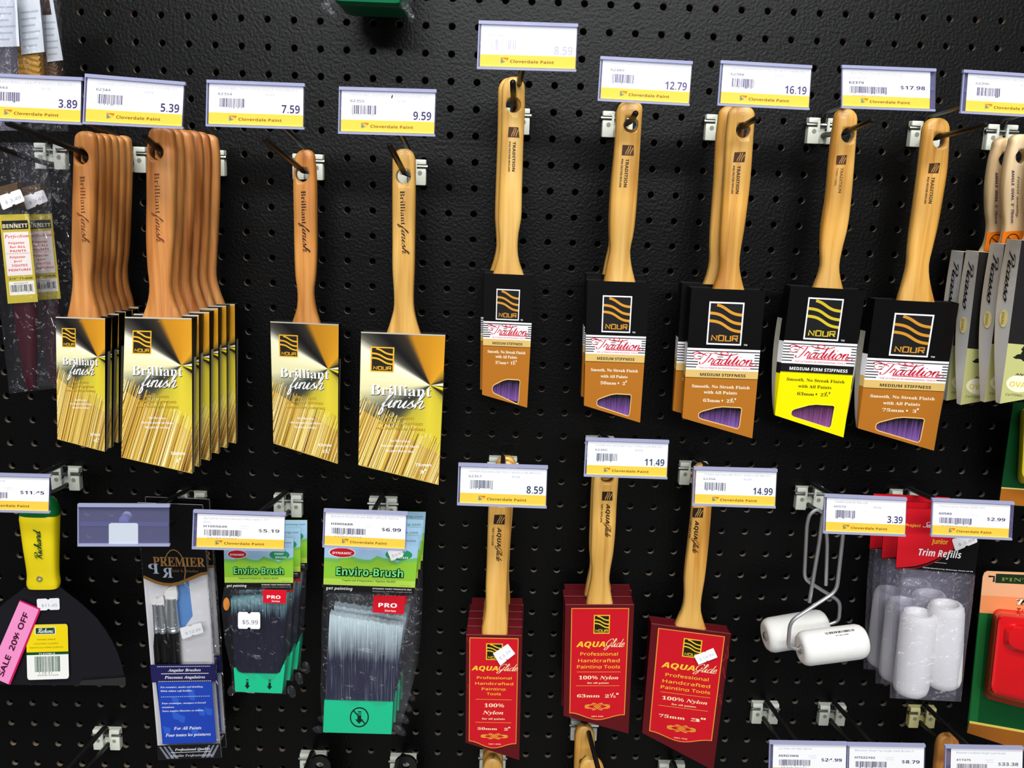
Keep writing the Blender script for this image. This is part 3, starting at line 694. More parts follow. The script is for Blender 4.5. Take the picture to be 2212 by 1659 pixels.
def gold_front(mb, P, k, mm, inch, seed, asp):
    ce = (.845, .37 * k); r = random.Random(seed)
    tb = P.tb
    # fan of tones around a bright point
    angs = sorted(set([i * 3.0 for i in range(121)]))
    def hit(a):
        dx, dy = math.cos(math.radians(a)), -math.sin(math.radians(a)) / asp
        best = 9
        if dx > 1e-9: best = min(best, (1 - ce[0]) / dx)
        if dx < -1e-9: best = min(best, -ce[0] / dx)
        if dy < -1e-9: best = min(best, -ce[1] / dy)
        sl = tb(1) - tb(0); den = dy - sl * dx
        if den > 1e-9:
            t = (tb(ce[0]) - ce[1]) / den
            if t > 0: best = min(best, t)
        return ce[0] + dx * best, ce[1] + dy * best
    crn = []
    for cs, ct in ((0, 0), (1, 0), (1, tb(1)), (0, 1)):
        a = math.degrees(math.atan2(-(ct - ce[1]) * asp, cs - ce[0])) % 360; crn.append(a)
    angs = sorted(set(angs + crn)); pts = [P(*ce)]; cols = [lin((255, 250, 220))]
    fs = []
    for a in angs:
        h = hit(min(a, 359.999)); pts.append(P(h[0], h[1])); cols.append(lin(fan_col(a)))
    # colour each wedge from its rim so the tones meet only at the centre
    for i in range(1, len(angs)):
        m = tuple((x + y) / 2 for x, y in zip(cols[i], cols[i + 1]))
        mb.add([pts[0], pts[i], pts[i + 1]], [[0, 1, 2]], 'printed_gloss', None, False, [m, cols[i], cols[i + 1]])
    # bristle picture: slanted streaks of gold and brown under an uneven upper edge
    e0, e1 = .475 * k, .81 * k
    n = 240; slant = -.58
    tones = [(232, 200, 96), (214, 172, 62), (250, 228, 130), (160, 108, 36), (120, 74, 22), (254, 244, 186), (226, 188, 84), (96, 58, 20), (252, 238, 160)]
    bt = lambda s: tb(s) - .001
    mb.poly([P(0, e0 + .09, .00002), P(0, bt(0), .00002), P(1, bt(1), .00002), P(1, e1 + .09, .00002)], 'printed_gloss', (204, 164, 74))
    for i in range(n):
        s = -.02 + 1.70 * i / n + r.uniform(-.004, .004); wd = r.uniform(.005, .014); c = r.choice(tones)
        top = e0 + (e1 - e0) * min(max(s, 0), 1) + r.uniform(-.035, .03); L = tb(min(max(s, 0), 1)) + .03 - top
        # walk down along the slant, keep inside the front
        a0, a1 = s, s + slant * L
        t0, t1 = 0.0, 1.0
        if a0 > 1 - wd: t0 = (a0 - (1 - wd)) / (a0 - a1)
        if a1 < 0: t1 = a0 / (a0 - a1)
        if t0 >= t1: continue
        lo = lambda t: (a0 + (a1 - a0) * t, top + L * t)
        p0, p1 = lo(t0), lo(t1)
        lim = bt(min(p1[0], 1))
        if p1[1] > lim:
            f = (lim - p0[1]) / (p1[1] - p0[1]); p1 = (p0[0] + (p1[0] - p0[0]) * f, lim)
        if p1[1] <= p0[1] or p0[0] + wd > 1.001: continue
        z = .00004 + .000015 * (i % 3)
        mb.poly([P(p0[0], p0[1], z), P(p1[0], p1[1], z), P(min(p1[0] + wd, 1), p1[1], z), P(min(p0[0] + wd * .5, 1), p0[1], z)], 'printed_gloss', c)
    emblem(mb, sub(P, .12, .10 * k, .40, .285 * k), (34, 28, 18), (242, 182, 40), (242, 182, 40), bw=.055)
    W = (250, 250, 252); sh = (70, 66, 60)
    for dx, dy, c, z in ((.008, .006, sh, .0007), (0, 0, W, .001)):
        line(mb, P, 'Brilliant', .125 + dx, .86 + dx, .455 * k + dy, .12 * k, c, 'serif', -.003, 3, z)
        cline(mb, P, 'finish', .26 + dx, .80 + dx, .548 * k + dy, .115 * k, c, .037, z)
    for i, (sx, a, b) in enumerate((('FOR ALL PAINTS', .33, .66), ('POUR TOUTES PEINTURES', .23, .77), ('PARA TODO TIPO DE PINTURAS', .20, .80))):
        for dx, c, z in ((.004, (60, 44, 10), .0007), (0, (238, 190, 40), .001)): line(mb, P, sx, a + dx, b + dx, (.632 + .042 * i) * k + dx * .5, .028 * k, c, 'bold', -.006, 1, z)
    for i, (sx, a, b) in enumerate((('No fibre loss', .38, .63), ('Aucune perte de fibres', .27, .74), ('No pierde cerdas', .33, .67))):
        line(mb, P, sx, a, b, (.81 + .0385 * i) * k, .027 * k, W, 'bold', -.006, 1, .001)
    y = P.tb(.8)
    line(mb, P, mm, .70, .90, y - .115, .034, W, 'bold', 0, 2, .001); sizeline(mb, P, inch, .76, .76 + .035 * len(inch) + .02, y - .06, .034, W, 'bold', .001)

def gold_brush(label, group, apex, rows, hole, d, quad, k, mm, inch, mat, seed, txt, th=.0145, grey=(158, 152, 132)):
    org = at(hole[0], hole[1], d); t = thing('paint_brush', label, 'paint brush', org, group)
    def deco(m, dd):
        (u, v0, v1, v2), cap, c = txt
        pline(m, (u, v0), (u + (2 if u > 600 else 3), v1), cap, dd, 'Brilliant', c, 'serif', -.007, 2)
        pcline(m, (u + 2, v1 + 1), (u + 5, v2 + 2), cap * .95, dd, 'finish', c, .036)
    handle(t, apex, rows, d, mat, hole, decor=deco)
    TL, TR, BR, BL = wedge(quad, d, th, .003); mb = MB(); P = wquad(TL, TR, BR, BL)
    asp = (TL - BL).length / (TR - TL).length
    gold_front(mb, P, k, mm, inch, seed, asp)
    sleeve_shell(mb, TL, TR, BR, BL, th, .005, BLK, BLK, grey)
    rect(mb, P, 0, -.006, 1, .004, (196, 190, 176), .0004)
    mb.build('sleeve', t)
    return t
DK = (70, 34, 12)
g37 = gold_brush('foremost of the narrow 37mm gold-sleeved brushes hanging under the 3.89 tag', '37mm gold-sleeved brushes', (187, 283), [(300, 164, 209), (340, 162, 211), (430, 160, 209), (520, 158, 206), (560, 157, 204), (600, 160, 200), (640, 157, 204), (665, 152, 212), (692, 146, 218)],
    (182, 339), .108, [(120.6, 685.6), (227, 689), (226.5, 976), (124, 949)], .83, '37mm', '1½"', 'wood_red', 1, ((172, 380, 462, 524), 17, (120, 62, 30)))
ORD = ('second', 'third', 'fourth', 'fifth', 'rearmost')
for i in range(5):
    dup(g37, (0.0005 * R.uniform(-1, 1), .0152 * (i + 1), R.uniform(-.001, .0005)), '%s brush back in the row of 37mm gold-sleeved brushes under the 3.89 tag' % ORD[i], (0, R.uniform(-.006, .004), 0))
g50 = gold_brush('foremost of the 50mm gold-sleeved brushes hanging under the 5.39 tag', '50mm gold-sleeved brushes', (350, 273), [(292, 323, 378), (330, 319, 382), (430, 319, 380), (520, 318, 376), (580, 321, 372), (620, 325, 371), (650, 321, 378), (672, 314, 386), (692, 306, 394)],
    (342, 329), .146, [(270, 686), (414, 689), (415.5, 1023), (262, 988)], .88, '50mm', '2"', 'wood_red', 2, ((333, 373, 462, 523), 17, (110, 56, 28)))
for i in range(5):
    dup(g50, (.0006 * R.uniform(-1, 1) + .0016 * i, .0198 * (i + 1), R.uniform(-.001, .0005)), '%s brush back in the row of 50mm gold-sleeved brushes under the 5.39 tag' % ORD[i], (0, -.004 * i, .03 * (i > 1)))
gold_brush('single 63mm gold-sleeved brush with reddish handle under the 7.59 tag', None, (661, 323), [(346, 637, 681), (382, 634.5, 684), (481, 636, 685), (548, 637, 685), (597, 639, 682.5), (631, 643.5, 678.5), (664, 642, 682.5), (684, 636, 688), (702, 630, 694)],
    (655, 377), .055, [(584, 695.5), (731.5, 702), (729.5, 1002), (590.6, 958)], .97, '63mm', '2½"', 'wood_orange', 3, ((650, 412, 484, 545), 16, (48, 20, 8)), .016)
gold_brush('single wide 75mm gold-sleeved brush with pale handle under the 9.59 tag', None, (873, 321), [(349, 848, 898), (415, 847.6, 898), (515, 848, 897), (581, 848, 896), (631, 851, 894), (664, 851, 894.7), (695, 843, 901), (728, 832, 912)],
    (873, 381), .075, [(780, 718), (962, 725), (947.4, 1047.6), (774, 1005)], 1.0, '75mm', '3"', 'wood_honey', 4, ((864, 412, 486, 549), 16, (56, 26, 10)), .016)

# --- black, striped and brown sleeve with a window on the bristles
bristle('bristle_purple', (128, 84, 168), (26, 14, 30), 0, 1)
def window_bristle(q_, P, d, root, mat):
    mb = MB(); c = [P(s, t, -.0025) for s, t in q_]; mb.slab(c, .003, mat); return mb.build('bristles', root)
def trad_brush(label, group, apex, rows, hole, d, quad, T, size, mat, seed, tx, yellow=False, th=.017, second=None, bulge=0.0, off=None, roll=0.0):
    org = at(hole[0], hole[1], d); t = thing('paint_brush', label, 'paint brush', org, group)
    def deco(m, dd):
        q_, (u, v0, v1, ul), cap, c = tx
        emblem(m, pquad(q_[1:] + q_[:1], dd), c, (214, 160, 90), c, word=False, lift=0.0, bw=.08)
        b = 'sans' if yellow else 'bold'
        pline(m, (u, v0), (ul, v1), cap, dd, 'TRADITION', c, b, .004, 2)
        pline(m, (u - cap * .95, v0), (ul - cap * .95, v1 - (14 if yellow else 0)), cap * .62, dd, 'TYNEX / OREL' if yellow else 'POLYESTER/NYLON', c, b, 0, 1)
    handle(t, apex, rows, d, mat, hole, decor=deco)
    TL, TR, BR, BL = wedge(quad, d, th, .004); mb = MB(); P = wquad(TL, TR, BR, BL)
    w0, w1, w2, lg, l1, l2, l3, win = T
    base = (250, 234, 0) if yellow else (180, 112, 36); ban = (26, 24, 26) if yellow else (222, 188, 112)
    G_ = 'printed_gloss'
    rect(mb, P, 0, 0, 1, w0, BLK, 0, G_); rect(mb, P, 0, w0, 1, w1, (246, 244, 246), 0, G_); rect(mb, P, 0, w1, 1, w2, ban, 0, G_)
    o0, o1 = win                             # window band in t
    wp = [(.22, o0 + (o1 - o0) * .45), (.225, o0 + (o1 - o0) * .33), (.26, o0 + (o1 - o0) * .25), (.45, o0 + (o1 - o0) * .05), (.55, o0), (.79, o0 + .002), (.815, o0 + (o1 - o0) * .06), (.805, o1 - .02), (.785, o1), (.75, o1 - .003), (.26, o0 + (o1 - o0) * .60), (.225, o0 + (o1 - o0) * .53)]
    mb.tess([[P(0, 1), P(1, P.tb(1)), P(1, w2), P(0, w2)], [P(*p) for p in wp][::-1]], G_, base)
    for i in range(len(wp)):                 # pale rim of the cut-out and the card's thickness
        a, b = wp[i], wp[(i + 1) % len(wp)]
        mb.poly([P(*a), P(*b), P(*b, -.0012), P(*a, -.0012)], 'printed_paper', (226, 200, 150))
        ribbon(mb, P, [a, b], .006, (236, 196, 120) if not yellow else (252, 240, 60), .0004, .004)
    n = 8; gap = (w1 - w0) / n; c = (60, 56, 60)
    for i in range(1, n):
        y = w0 + gap * i; lw = .0042
        if 1 < i < 5:
            for a, b in ((0, .10), (.93, 1)): rect(mb, P, a, y - lw, b, y + lw, c, .0003)
            for a, b in ((.15, .2), (.42, .5)): rect(mb, P, a, y - lw * .7, b, y + lw * .7, c, .0003)
        elif i >= 5 and i < 7: 
            for a, b in ((0, .16), (.88, 1)): rect(mb, P, a, y - lw, b, y + lw, c, .0003)
        elif i == 1: rect(mb, P, 0, y - lw, 1, y + lw, c, .0003)
        else: rect(mb, P, 0, y - lw, .14, y + lw, c, .0003); rect(mb, P, .88, y - lw, 1, y + lw, c, .0003)
    red = (206, 28, 58); H = w1 - w0
    cline(mb, P, 'Tradition', .17, .93, w0 + H * .72, H * .52, red, .042, .0008, thin=.3)
    # long flourish of the capital and a curl above it
    ribbon(mb, P, smooth([(.28, w0 + H * .34), (.18, w0 + H * .22), (.10, w0 + H * .33), (.12, w0 + H * .50), (.19, w0 + H * .46), (.22, w0 + H * .30), (.15, w0 + H * .17), (.08, w0 + H * .22)], 6), .003, red, .0007, .003)
    ribbon(mb, P, smooth([(.38, w0 + H * .2), (.48, w0 + H * .29), (.57, w0 + H * .22), (.52, w0 + H * .12), (.46, w0 + H * .19), (.56, w0 + H * .3), (.70, w0 + H * .2)], 6), .003, red, .0007, .003)
    ribbon(mb, P, [(.33, w0 + H * .76), (.93, w0 + H * .76), (.97, w0 + H * .66)], .003, red, .0007, .003)
    line(mb, P, 'THE ULTIMATE IN PROFESSIONAL TOOLS', .18, .87, w0 + H * .93, H * .11, red, 'bold', -.01, 1, .0006)
    line(mb, P, 'MEDIUM-FIRM STIFFNESS' if yellow else 'MEDIUM STIFFNESS', .12 if yellow else .20, .92 if yellow else .83, w2 - (w2 - w1) * .22, (w2 - w1) * .55, (250, 250, 250) if yellow else BLK, 'bold', 0, 2, .0006)
    rect(mb, P, 0, w2, 1, w2 + .006, tuple(x * .6 for x in base), .0002)
    tc = (40, 32, 10) if yellow else (252, 240, 214)
    line(mb, P, 'Smooth, No Streak Finish', .10, .90, l1, .036, tc, 'serif', .002, 2, .0006); line(mb, P, 'with All Paints', .27, .73, l2, .036, tc, 'serif', .002, 2, .0006)
    sizeline(mb, P, size, .27, .73, l3, .036, tc, 'serif', .0006)
    gold = (222, 196, 46) if yellow else (216, 150, 44)
    emblem(mb, sub(P, .255, lg[0], .73, lg[1]), (20, 18, 18), gold, (250, 250, 250), bw=.04, wordcol=gold)
    line(mb, P, 'TM', .765, .815, lg[1], .018, (230, 230, 230), 'bold', 0, 1)
    white = (244, 242, 244)
    sb = [(0, BLK), (w0, white), (w1, ban), (w2, base)]
    sleeve_shell(mb, TL, TR, BR, BL, th, .005, BLK, (18, 17, 17), (168, 164, 150) if bulge else None, sb, bulge)
    mb.build('sleeve', t)
    z0 = (P(.5, P.tb(.5)) - org).z
    bn = 'bristle_purple_%d' % seed
    pt = P(.5, (o0 + o1) / 2) - org; half = abs((P(.5, o1) - P(.5, o0)).z) * .6
    bristle(bn, (146, 98, 188) if not yellow else (160, 92, 160), (24, 11, 26) if not yellow else (60, 26, 54), pt.z + half * .7, pt.z - half * 1.1)
    lo = max(o1 + .0, 0); window_bristle([(.16, min(o1, P.tb(.16) - .02)), (.86, min(o1 + .05, P.tb(.86) - .02)), (.86, o0 - .03), (.16, o0 - .03)], P, d, t, bn)
    if second:
        for lab, dl, rr in second: dup(t, dl, lab, rr)
    return t
HB = (74, 44, 16)
T37 = (.386, .53, .585, (.12, .37), .645, .685, .735, (.86, 1.065)); T50 = (.425, .575, .635, (.11, .40), .715, .765, .82, (.895, 1.075)); T63 = (.45, .617, .675, (.095, .42), .755, .80, .865, (.90, 1.07)); TY = (.41, .585, .65, (.075, .395), .72, .77, .83, (.895, 1.08)); T75 = (.445, .615, .675, (.095, .42), .75, .80, .855, (.895, 1.09))
trad_brush('narrow 37mm brush in black and brown sleeve under the washed-out tag', '37mm black and brown sleeved brushes', (1110, 166), [(196, 1084, 1134), (236, 1083.6, 1134), (304, 1082, 1131), (405, 1078, 1128), (472, 1076, 1126), (506, 1078, 1120), (540, 1078.6, 1118.4), (565, 1073, 1122), (596, 1063, 1133)],
    (1109, 228), .075, [(1046, 590), (1154, 595), (1138.6, 880.6), (1041.5, 852.5)], T37, '37mm • 1½"', 'wood_honey', 1, ([(1099, 274), (1120, 275), (1122, 297), (1097, 296)], (1108, 306, 370, 1106), 9, HB),
    second=[('37mm brush hanging behind the first one under the washed-out tag', (-.0035, .019, .001), (0, -.004, 0))])
trad_brush('foremost 50mm brush in black and brown sleeve under the 12.79 tag', '50mm black and brown sleeved brushes', (1361, 222), [(246, 1330, 1386), (304, 1328, 1383), (405, 1319, 1377), (473, 1316, 1372), (506, 1316, 1368), (540, 1317, 1361), (574, 1310, 1364), (612, 1303, 1373)],
    (1361, 271), .09, [(1269, 606), (1404, 610.6), (1382.6, 913), (1261.6, 876)], T50, '50mm • 2"', 'wood_honey', 2, ([(1345, 313), (1369, 314), (1369, 336), (1343, 335)], (1352, 343, 404, 1347), 10, HB),
    second=[('50mm brush hanging behind the first one under the 12.79 tag', (.003, .0195, .004), (0, .017, 0))])
trad_brush('foremost 63mm brush in black and brown sleeve under the 16.19 tag', '63mm black and brown sleeved brushes', (1602, 229), [(250, 1572, 1629), (295, 1567, 1626), (393, 1562, 1619), (491, 1555, 1607), (539.5, 1553, 1599), (572, 1553, 1596), (605, 1546, 1601), (630, 1536, 1608)],
    (1602, 282), .09, [(1494, 622), (1654, 628), (1625, 947), (1474, 903)], T63, '63mm • 2½"', 'wood_gold', 3, ([(1587, 329), (1611, 328), (1608, 350), (1584, 350)], (1593, 358, 418, 1589), 10, HB),
    second=[('63mm brush hanging behind the first one under the 16.19 tag', (-.004, .0195, .002), (0, .006, 0))])
trad_brush('brush in black and bright yellow sleeve under the $17.98 tag', None, (1825, 235), [(258, 1801, 1850), (328, 1792, 1845), (425.6, 1783, 1837), (491, 1773, 1829), (539.5, 1771, 1817), (572, 1772, 1811), (595, 1766, 1812.5), (630, 1751, 1821)],
    (1827, 293), .065, [(1708, 618), (1870, 627), (1822, 945), (1674, 897)], TY, '63mm • 2½"', 'wood_gold', 4, ([(1808, 336), (1830, 335), (1827, 355), (1806, 355)], (1816, 362, 416, 1811), 9, HB), yellow=True, bulge=.006)
trad_brush('wide 75mm brush in black and brown sleeve next to the yellow-sleeved one', None, (2022.5, 254.6), [(282, 1992, 2048.6), (360, 1983.5, 2044), (426, 1975, 2034), (491, 1965.5, 2022.5), (539.5, 1960, 2011), (572, 1958, 2004), (605, 1950, 2006), (658, 1934, 2018)],
    (2023.5, 305), .05, [(1890.5, 646), (2072, 655.5), (2017.4, 973.6), (1853, 925)], T75, '75mm • 3"', 'wood_gold', 5, ([(2008, 353), (2031, 352), (2027, 374), (2005, 374)], (2013, 382, 439, 2006), 10, HB), bulge=.006)

# --- dark red sleeve with a bright red panel
def red_brush(label, group, apex, rows, d, quad, kind, size, mat, tx, code, th=.016, copies=(), sticker=None):
    hz = at(apex[0], apex[1] + 45, d); t = thing('paint_brush', label, 'paint brush', hz, group)
    def deco(m, dd):
        q_, (u, v0, v1, v2), cap, sl = tx
        emblem(m, pquad(q_[1:] + q_[:1], dd), (40, 24, 8), (216, 166, 90), (40, 24, 8), word=False, lift=0.0, bw=.08)
        pline(m, (u, v0), (u + sl * .6, v1), cap, dd, 'AQUA', (40, 24, 8), 'boldit', .006, 2); pcline(m, (u + sl * .6, v1 - 1), (u + sl, v2), cap, dd, 'Glide', (70, 42, 14), .05)
        pline(m, (u - cap * .95, v0), (u - cap * .95 + sl * .6, v1 - 3), cap * .5, dd, '1851 NYLON', (50, 30, 10), 'bold', 0, 1)
    handle(t, apex, rows, d, mat, (apex[0] - 2, apex[1] + 45), tk=1.0, decor=deco)
    TL, TR, BR, BL = wedge(quad, d, th, .003); mb = MB(); P = wquad(TL, TR, BR, BL)
    dark = (92, 14, 22)
    mb.tess([[P(0, 1), P(1, P.tb(1)), P(1, 0), P(0, 0)]], 'printed_gloss', dark)
    s0, s1, t0, t1 = (.06, .94, .025, .985) if kind == 50 else (.09, .93, .03, .975)
    def panel(a, b, top, dn, g): 
        pts = [(a, top), (a, dn)]
        for i in range(1, 12):
            x = i / 12; pts.append((a + (b - a) * x, dn + .02 * x + .055 * (.5 - .5 * math.cos(2 * math.pi * x)) * g))
        return pts + [(b, dn + .02), (b, top)]
    shape(mb, P, panel(s0, s1, t0, t1, 1)[::-1], (236, 150, 60), .0002, 'printed_gloss'); shape(mb, P, panel(s0 + .012, s1 - .012, t0 + .007, t1 - .007, 1)[::-1], (206, 20, 36), .0004, 'printed_gloss')
    r = random.Random(kind)
    for i in range(9):                      # marbled veins of the printed card
        x, y = r.uniform(0.0, 1.0), r.uniform(.02, 1.0); L = []
        for j in range(6): L.append((min(max(x, .0), 1), min(y, P.tb(min(max(x, 0), 1)))));  x += r.uniform(-.03, .05); y += r.uniform(.01, .03)
        inside = s0 < L[0][0] < s1
        if not inside: ribbon(mb, P, L, .006, (140, 30, 30), .00015, .004)
    yl = (248, 206, 50); cr = (254, 240, 190); gold = (240, 190, 60)
    f = lambda s, a, b, tb, cap, c, st, off=0.0, res=2: line(mb, P, s, a, b, tb, cap, c, st, off, res, .0007)
    def logo(a, b, y0, y1): emblem(mb, sub(P, a, y0, b, y1), (26, 22, 10), (240, 196, 40), (240, 196, 40), bw=.06, lift=.0006)
    def knot(y, s0_, s1_, h):
        for ph in (0, 1, 2):
            for sg in (1, -1):
                pts = []
                for i in range(17):
                    x = i / 16; pts.append((s0_ + (s1_ - s0_) * x, y + sg * h * math.sin(2 * math.pi * x + (ph - 1) * .55) * (1 if .25 < x < .75 else .55)))
                ribbon(mb, P, pts, .0028, gold, .0007, .002)
    if kind == 50:
        logo(.36, .66, .075, .225)
        f('AQUA', .10, .58, .322, .06, yl, 'boldit', .006, 3); cline(mb, P, 'Glide', .565, .95, .322, .062, cr, .035)
        for s, a, b, y in (('Professional', .20, .83, .40), ('Handcrafted', .17, .86, .453), ('Painting', .29, .72, .503), ('Tools', .38, .64, .548)): f(s, a, b, y, .034, yl, 'sans', .003)
        rect(mb, P, .18, .588, .84, .591, gold, .0006)
        f('100%', .34, .70, .66, .05, cr, 'serifit', 0); f('Nylon', .31, .69, .727, .05, cr, 'serifit', 0); f('for all paints', .30, .72, .777, .024, cr, 'serif', 0, 2)
        rect(mb, P, .18, .803, .84, .806, gold, .0006)
        f(size[0], .22, .58, .875, .034, cr, 'serif'); sizeline(mb, P, size[1], .71, .83, .877, .034, cr, 'serif', .0007); knot(.935, .28, .78, .026); f(code, .42, .65, 1.015, .017, cr, 'bold', -.01, 1)
    else:
        logo(.42, .655, .09, .255)
        f('AQUA', .17, .60, .373, .07, yl, 'boldit', .006, 3); cline(mb, P, 'Glide', .59, .89, .373, .072, cr, .035)
        for s, a, b, y in (('Professional', .235, .79, .45), ('Handcrafted', .205, .82, .51), ('Painting Tools', .19, .83, .566)): f(s, a, b, y, .042, yl, 'sans', .003)
        rect(mb, P, .19, .597, .84, .6, gold, .0006)
        f('100% Nylon', .22, .81, .665, .048, cr, 'serifit', 0); f('for all paints', .35, .67, .705, .022, cr, 'serif', 0, 2)
        rect(mb, P, .18, .722, .83, .725, gold, .0006)
        f(size[0], .20, .54, .83, .042, cr, 'serif'); sizeline(mb, P, size[1], .62, .83, .832, .042, cr, 'serif', .0007); knot(.915, .32, .70, .032); f(code, .42, .60, 1.012, .017, cr, 'bold', -.01, 1)
    sleeve_shell(mb, TL, TR, BR, BL, th, .006, (76, 12, 18), (104, 18, 26), None)
    rect(mb, P, 0, -.003, 1, .0015, (150, 84, 84), .0005)
    so = mb.build('sleeve', t)
    t2 = t
    if copies:
        for lab, dl, rr in copies: dup(t, dl, lab, rr)
    if sticker:
        q_, s = sticker; m = MB(); P2 = pquad(q_, d + th / 2 + .0015)
        m.slab([P2(0, 1), P2(.42, 1), P2(.45, .9), P2(.5, 1), P2(1, 1), P2(1, 0), P2(.62, 0), P2(.58, .1), P2(.54, 0), P2(0, 0)], .0003, 'printed_paper', (248, 248, 250))
        line(m, P2, s, .16, .88, .68, .34, (196, 196, 206), 'sans', 0, 1, .0003); o = m.build('price_sticker', t); o['label'] = 'small white price sticker'
    return t
red_brush('foremost 50mm brush in dark red sleeve with a white sticker across its emblem', '50mm red-sleeved brushes', (1086, 1028), [(1056, 1059, 1108), (1094, 1055, 1103), (1149, 1053, 1102), (1218, 1051, 1097), (1264, 1049, 1095), (1308, 1049, 1094), (1332, 1046, 1095.5), (1356, 1040, 1097), (1376, 1041, 1096)],
    .10, [(1007, 1370.6), (1127.5, 1373), (1121.5, 1642), (1005.6, 1604)], 50, ('50mm', '2"'), 'wood_gold', ([(1068, 1112), (1091, 1112), (1090, 1133), (1066, 1132)], (1075, 1139, 1181, 1213), 12, -3), '1851-50N',
    copies=[('%s 50mm red-sleeved brush counted from the one with the white sticker' % ORD[i], (.0006 + .001 * i, .0168 * (i + 1), .0005), (0, .004 * i, .012 * i)) for i in range(3)] + [('rearmost 50mm red-sleeved brush, against the pegboard', (.004, .0672, 0), (0, .006, .03))],
    sticker=([(1065, 1412), (1097, 1391), (1113, 1412), (1081, 1438)], '$ 8.59'))
red_brush('foremost 63mm brush in dark red sleeve under the 11.49 tag', '63mm red-sleeved brushes', (1313, 983), [(1008, 1284, 1337), (1040, 1281, 1335), (1080, 1279, 1332), (1149, 1277, 1328.5), (1195, 1276, 1324), (1229, 1278, 1318), (1252, 1276, 1316), (1275, 1271, 1319), (1312, 1264, 1326)],
    .062, [(1221, 1306), (1370, 1306), (1357.7, 1584.7), (1217, 1546)], 63, ('63mm', '2½"'), 'wood_pale' if False else 'wood_honey', ([(1301, 1062), (1323, 1062), (1323, 1081), (1300, 1081)], (1310, 1088, 1131, 1160), 12, -3), '1851-63N',
    copies=[('63mm red-sleeved brush behind the first one under the 11.49 tag', (.0005, .018, .0005), (0, .006, 0)), ('rearmost 63mm red-sleeved brush under the 11.49 tag', (.003, .036, -.001), (0, .004, 0))])
red_brush('single tilted 75mm brush in dark red sleeve under the 14.99 tag', None, (1518, 1000), [(1025, 1496, 1540), (1092, 1493.6, 1536), (1157, 1487, 1531), (1243.5, 1477, 1522), (1287, 1477, 1515), (1313, 1473, 1513), (1339, 1461, 1519), (1370, 1450, 1530)],
    .045, [(1407, 1347), (1579, 1369), (1541, 1664), (1387, 1583)], 75, ('75mm', '3"'), 'wood_gold', ([(1497, 1097), (1520, 1097), (1518, 1118), (1495, 1117)], (1502, 1124, 1165, 1195), 12, -6), '1851-75N', .018,
    sticker=([(1499, 1417), (1541, 1400), (1550, 1420), (1509, 1436)], '$ 14.99'))
# ------------------------------------------------------------------ small helpers for bagged goods
def prof_tube(axis0, axis1, prof, mat, mb, n=28, up=V((0, 0, 1))):
    """surface of revolution between two points; prof: (fraction along, radius)"""
    t = (axis1 - axis0).normalized(); a = t.cross(up)
    if a.length < .1: a = t.cross(V((0, 1, 0)))
    a.normalize(); b = a.cross(t); L = (axis1 - axis0)
    mb.loft([[axis0 + L * f + (a * math.cos(6.28319 * k / n) + b * math.sin(6.28319 * k / n)) * r for k in range(n)] for f, r in prof], mat, True, True)
def bag(root, L, Rr, d0, d1, mat, name='bag', thick=.010, seed=1, ears=(), puff=.6, fold=.0012, pw=4):
    """clear film pouch: L and Rr are photograph positions down its two edges; puffed in the middle, welded at the edges"""
    r = random.Random(seed); mb = MB(); rows = 16; cols = 12
    def pick(E, t):
        x = t * (len(E) - 1); i = min(int(x), len(E) - 2); f = x - i; return (E[i][0] * (1 - f) + E[i + 1][0] * f, E[i][1] * (1 - f) + E[i + 1][1] * f)
    G1, G2 = [], []
    for i in range(rows + 1):
        t = i / rows; a, b = pick(L, t), pick(Rr, t); g1, g2 = [], []
        dep = d0 + (d1 - d0) * t; pf = min(1, math.sin(math.pi * min(max(t, .02), .98)) ** puff)
        for j in range(cols + 1):
            s = j / cols; bul = thick * pf * (1 - (2 * s - 1) ** pw) + (r.uniform(-fold, fold) if 0 < j < cols and 0 < i < rows else 0)
            u, v = a[0] * (1 - s) + b[0] * s, a[1] * (1 - s) + b[1] * s
            g1.append(at(u, v, dep + max(bul, .0002))); g2.append(at(u, v, dep - max(bul, .0002)))
        G1.append(g1); G2.append(g2)
    n = cols + 1
    for Gd, sg in ((G1, 1), (G2, -1)):
        pts = [p for g in Gd for p in g]; fs = []
        for i in range(rows):
            for j in range(cols):
                f = (i * n + j, (i + 1) * n + j, (i + 1) * n + j + 1, i * n + j + 1); fs.append(f if sg > 0 else f[::-1])
        mb.add(pts, fs, mat, None, True)
    for (u, v, ru, rv, ang) in ears:                # rounded welded corners that stick out past the goods
        ca, sa = math.cos(ang), math.sin(ang); pts = []
        c = at(u, v, d1)
        rim = [at(u + ru * math.cos(6.28319 * k / 14) * ca - rv * math.sin(6.28319 * k / 14) * sa, v + ru * math.cos(6.28319 * k / 14) * sa + rv * math.sin(6.28319 * k / 14) * ca, d1) for k in range(14)]
        mb.loft([[c + (p - c) * .45 + V((0, -.003, 0)) for p in rim], [c + (p - c) * .85 + V((0, -.0016, 0)) for p in rim], rim, [c + (p - c) * .8 + V((0, .002, 0)) for p in rim]], mat)
    return mb.build(name, root)
def sticker(root, q, d, s, name='price_sticker', label='white price sticker', ink=(170, 170, 182), torn=False, tilt=0):
    m = MB(); P = pquad(q, d)
    m.slab([P(0, .9), P(.04, 1), P(.42, 1), P(.45, .93), P(.5, .9), P(.55, .93), P(.58, 1), P(.96, 1), P(1, .9), P(1, .1), P(.96, 0), P(.58, 0), P(.55, .07), P(.5, .1), P(.45, .07), P(.42, 0), P(.04, 0), P(0, .1)], .0003, 'printed_paper', (248, 248, 250))
    if s: line(m, P, s, .2, .9, .72, .36, ink, 'sans', .002, 2, .0004)
    o = m.build(name, root); o['label'] = label; return o
def shift_px(us, ds): return [(u + ds[0], v + ds[1]) for u, v in us]

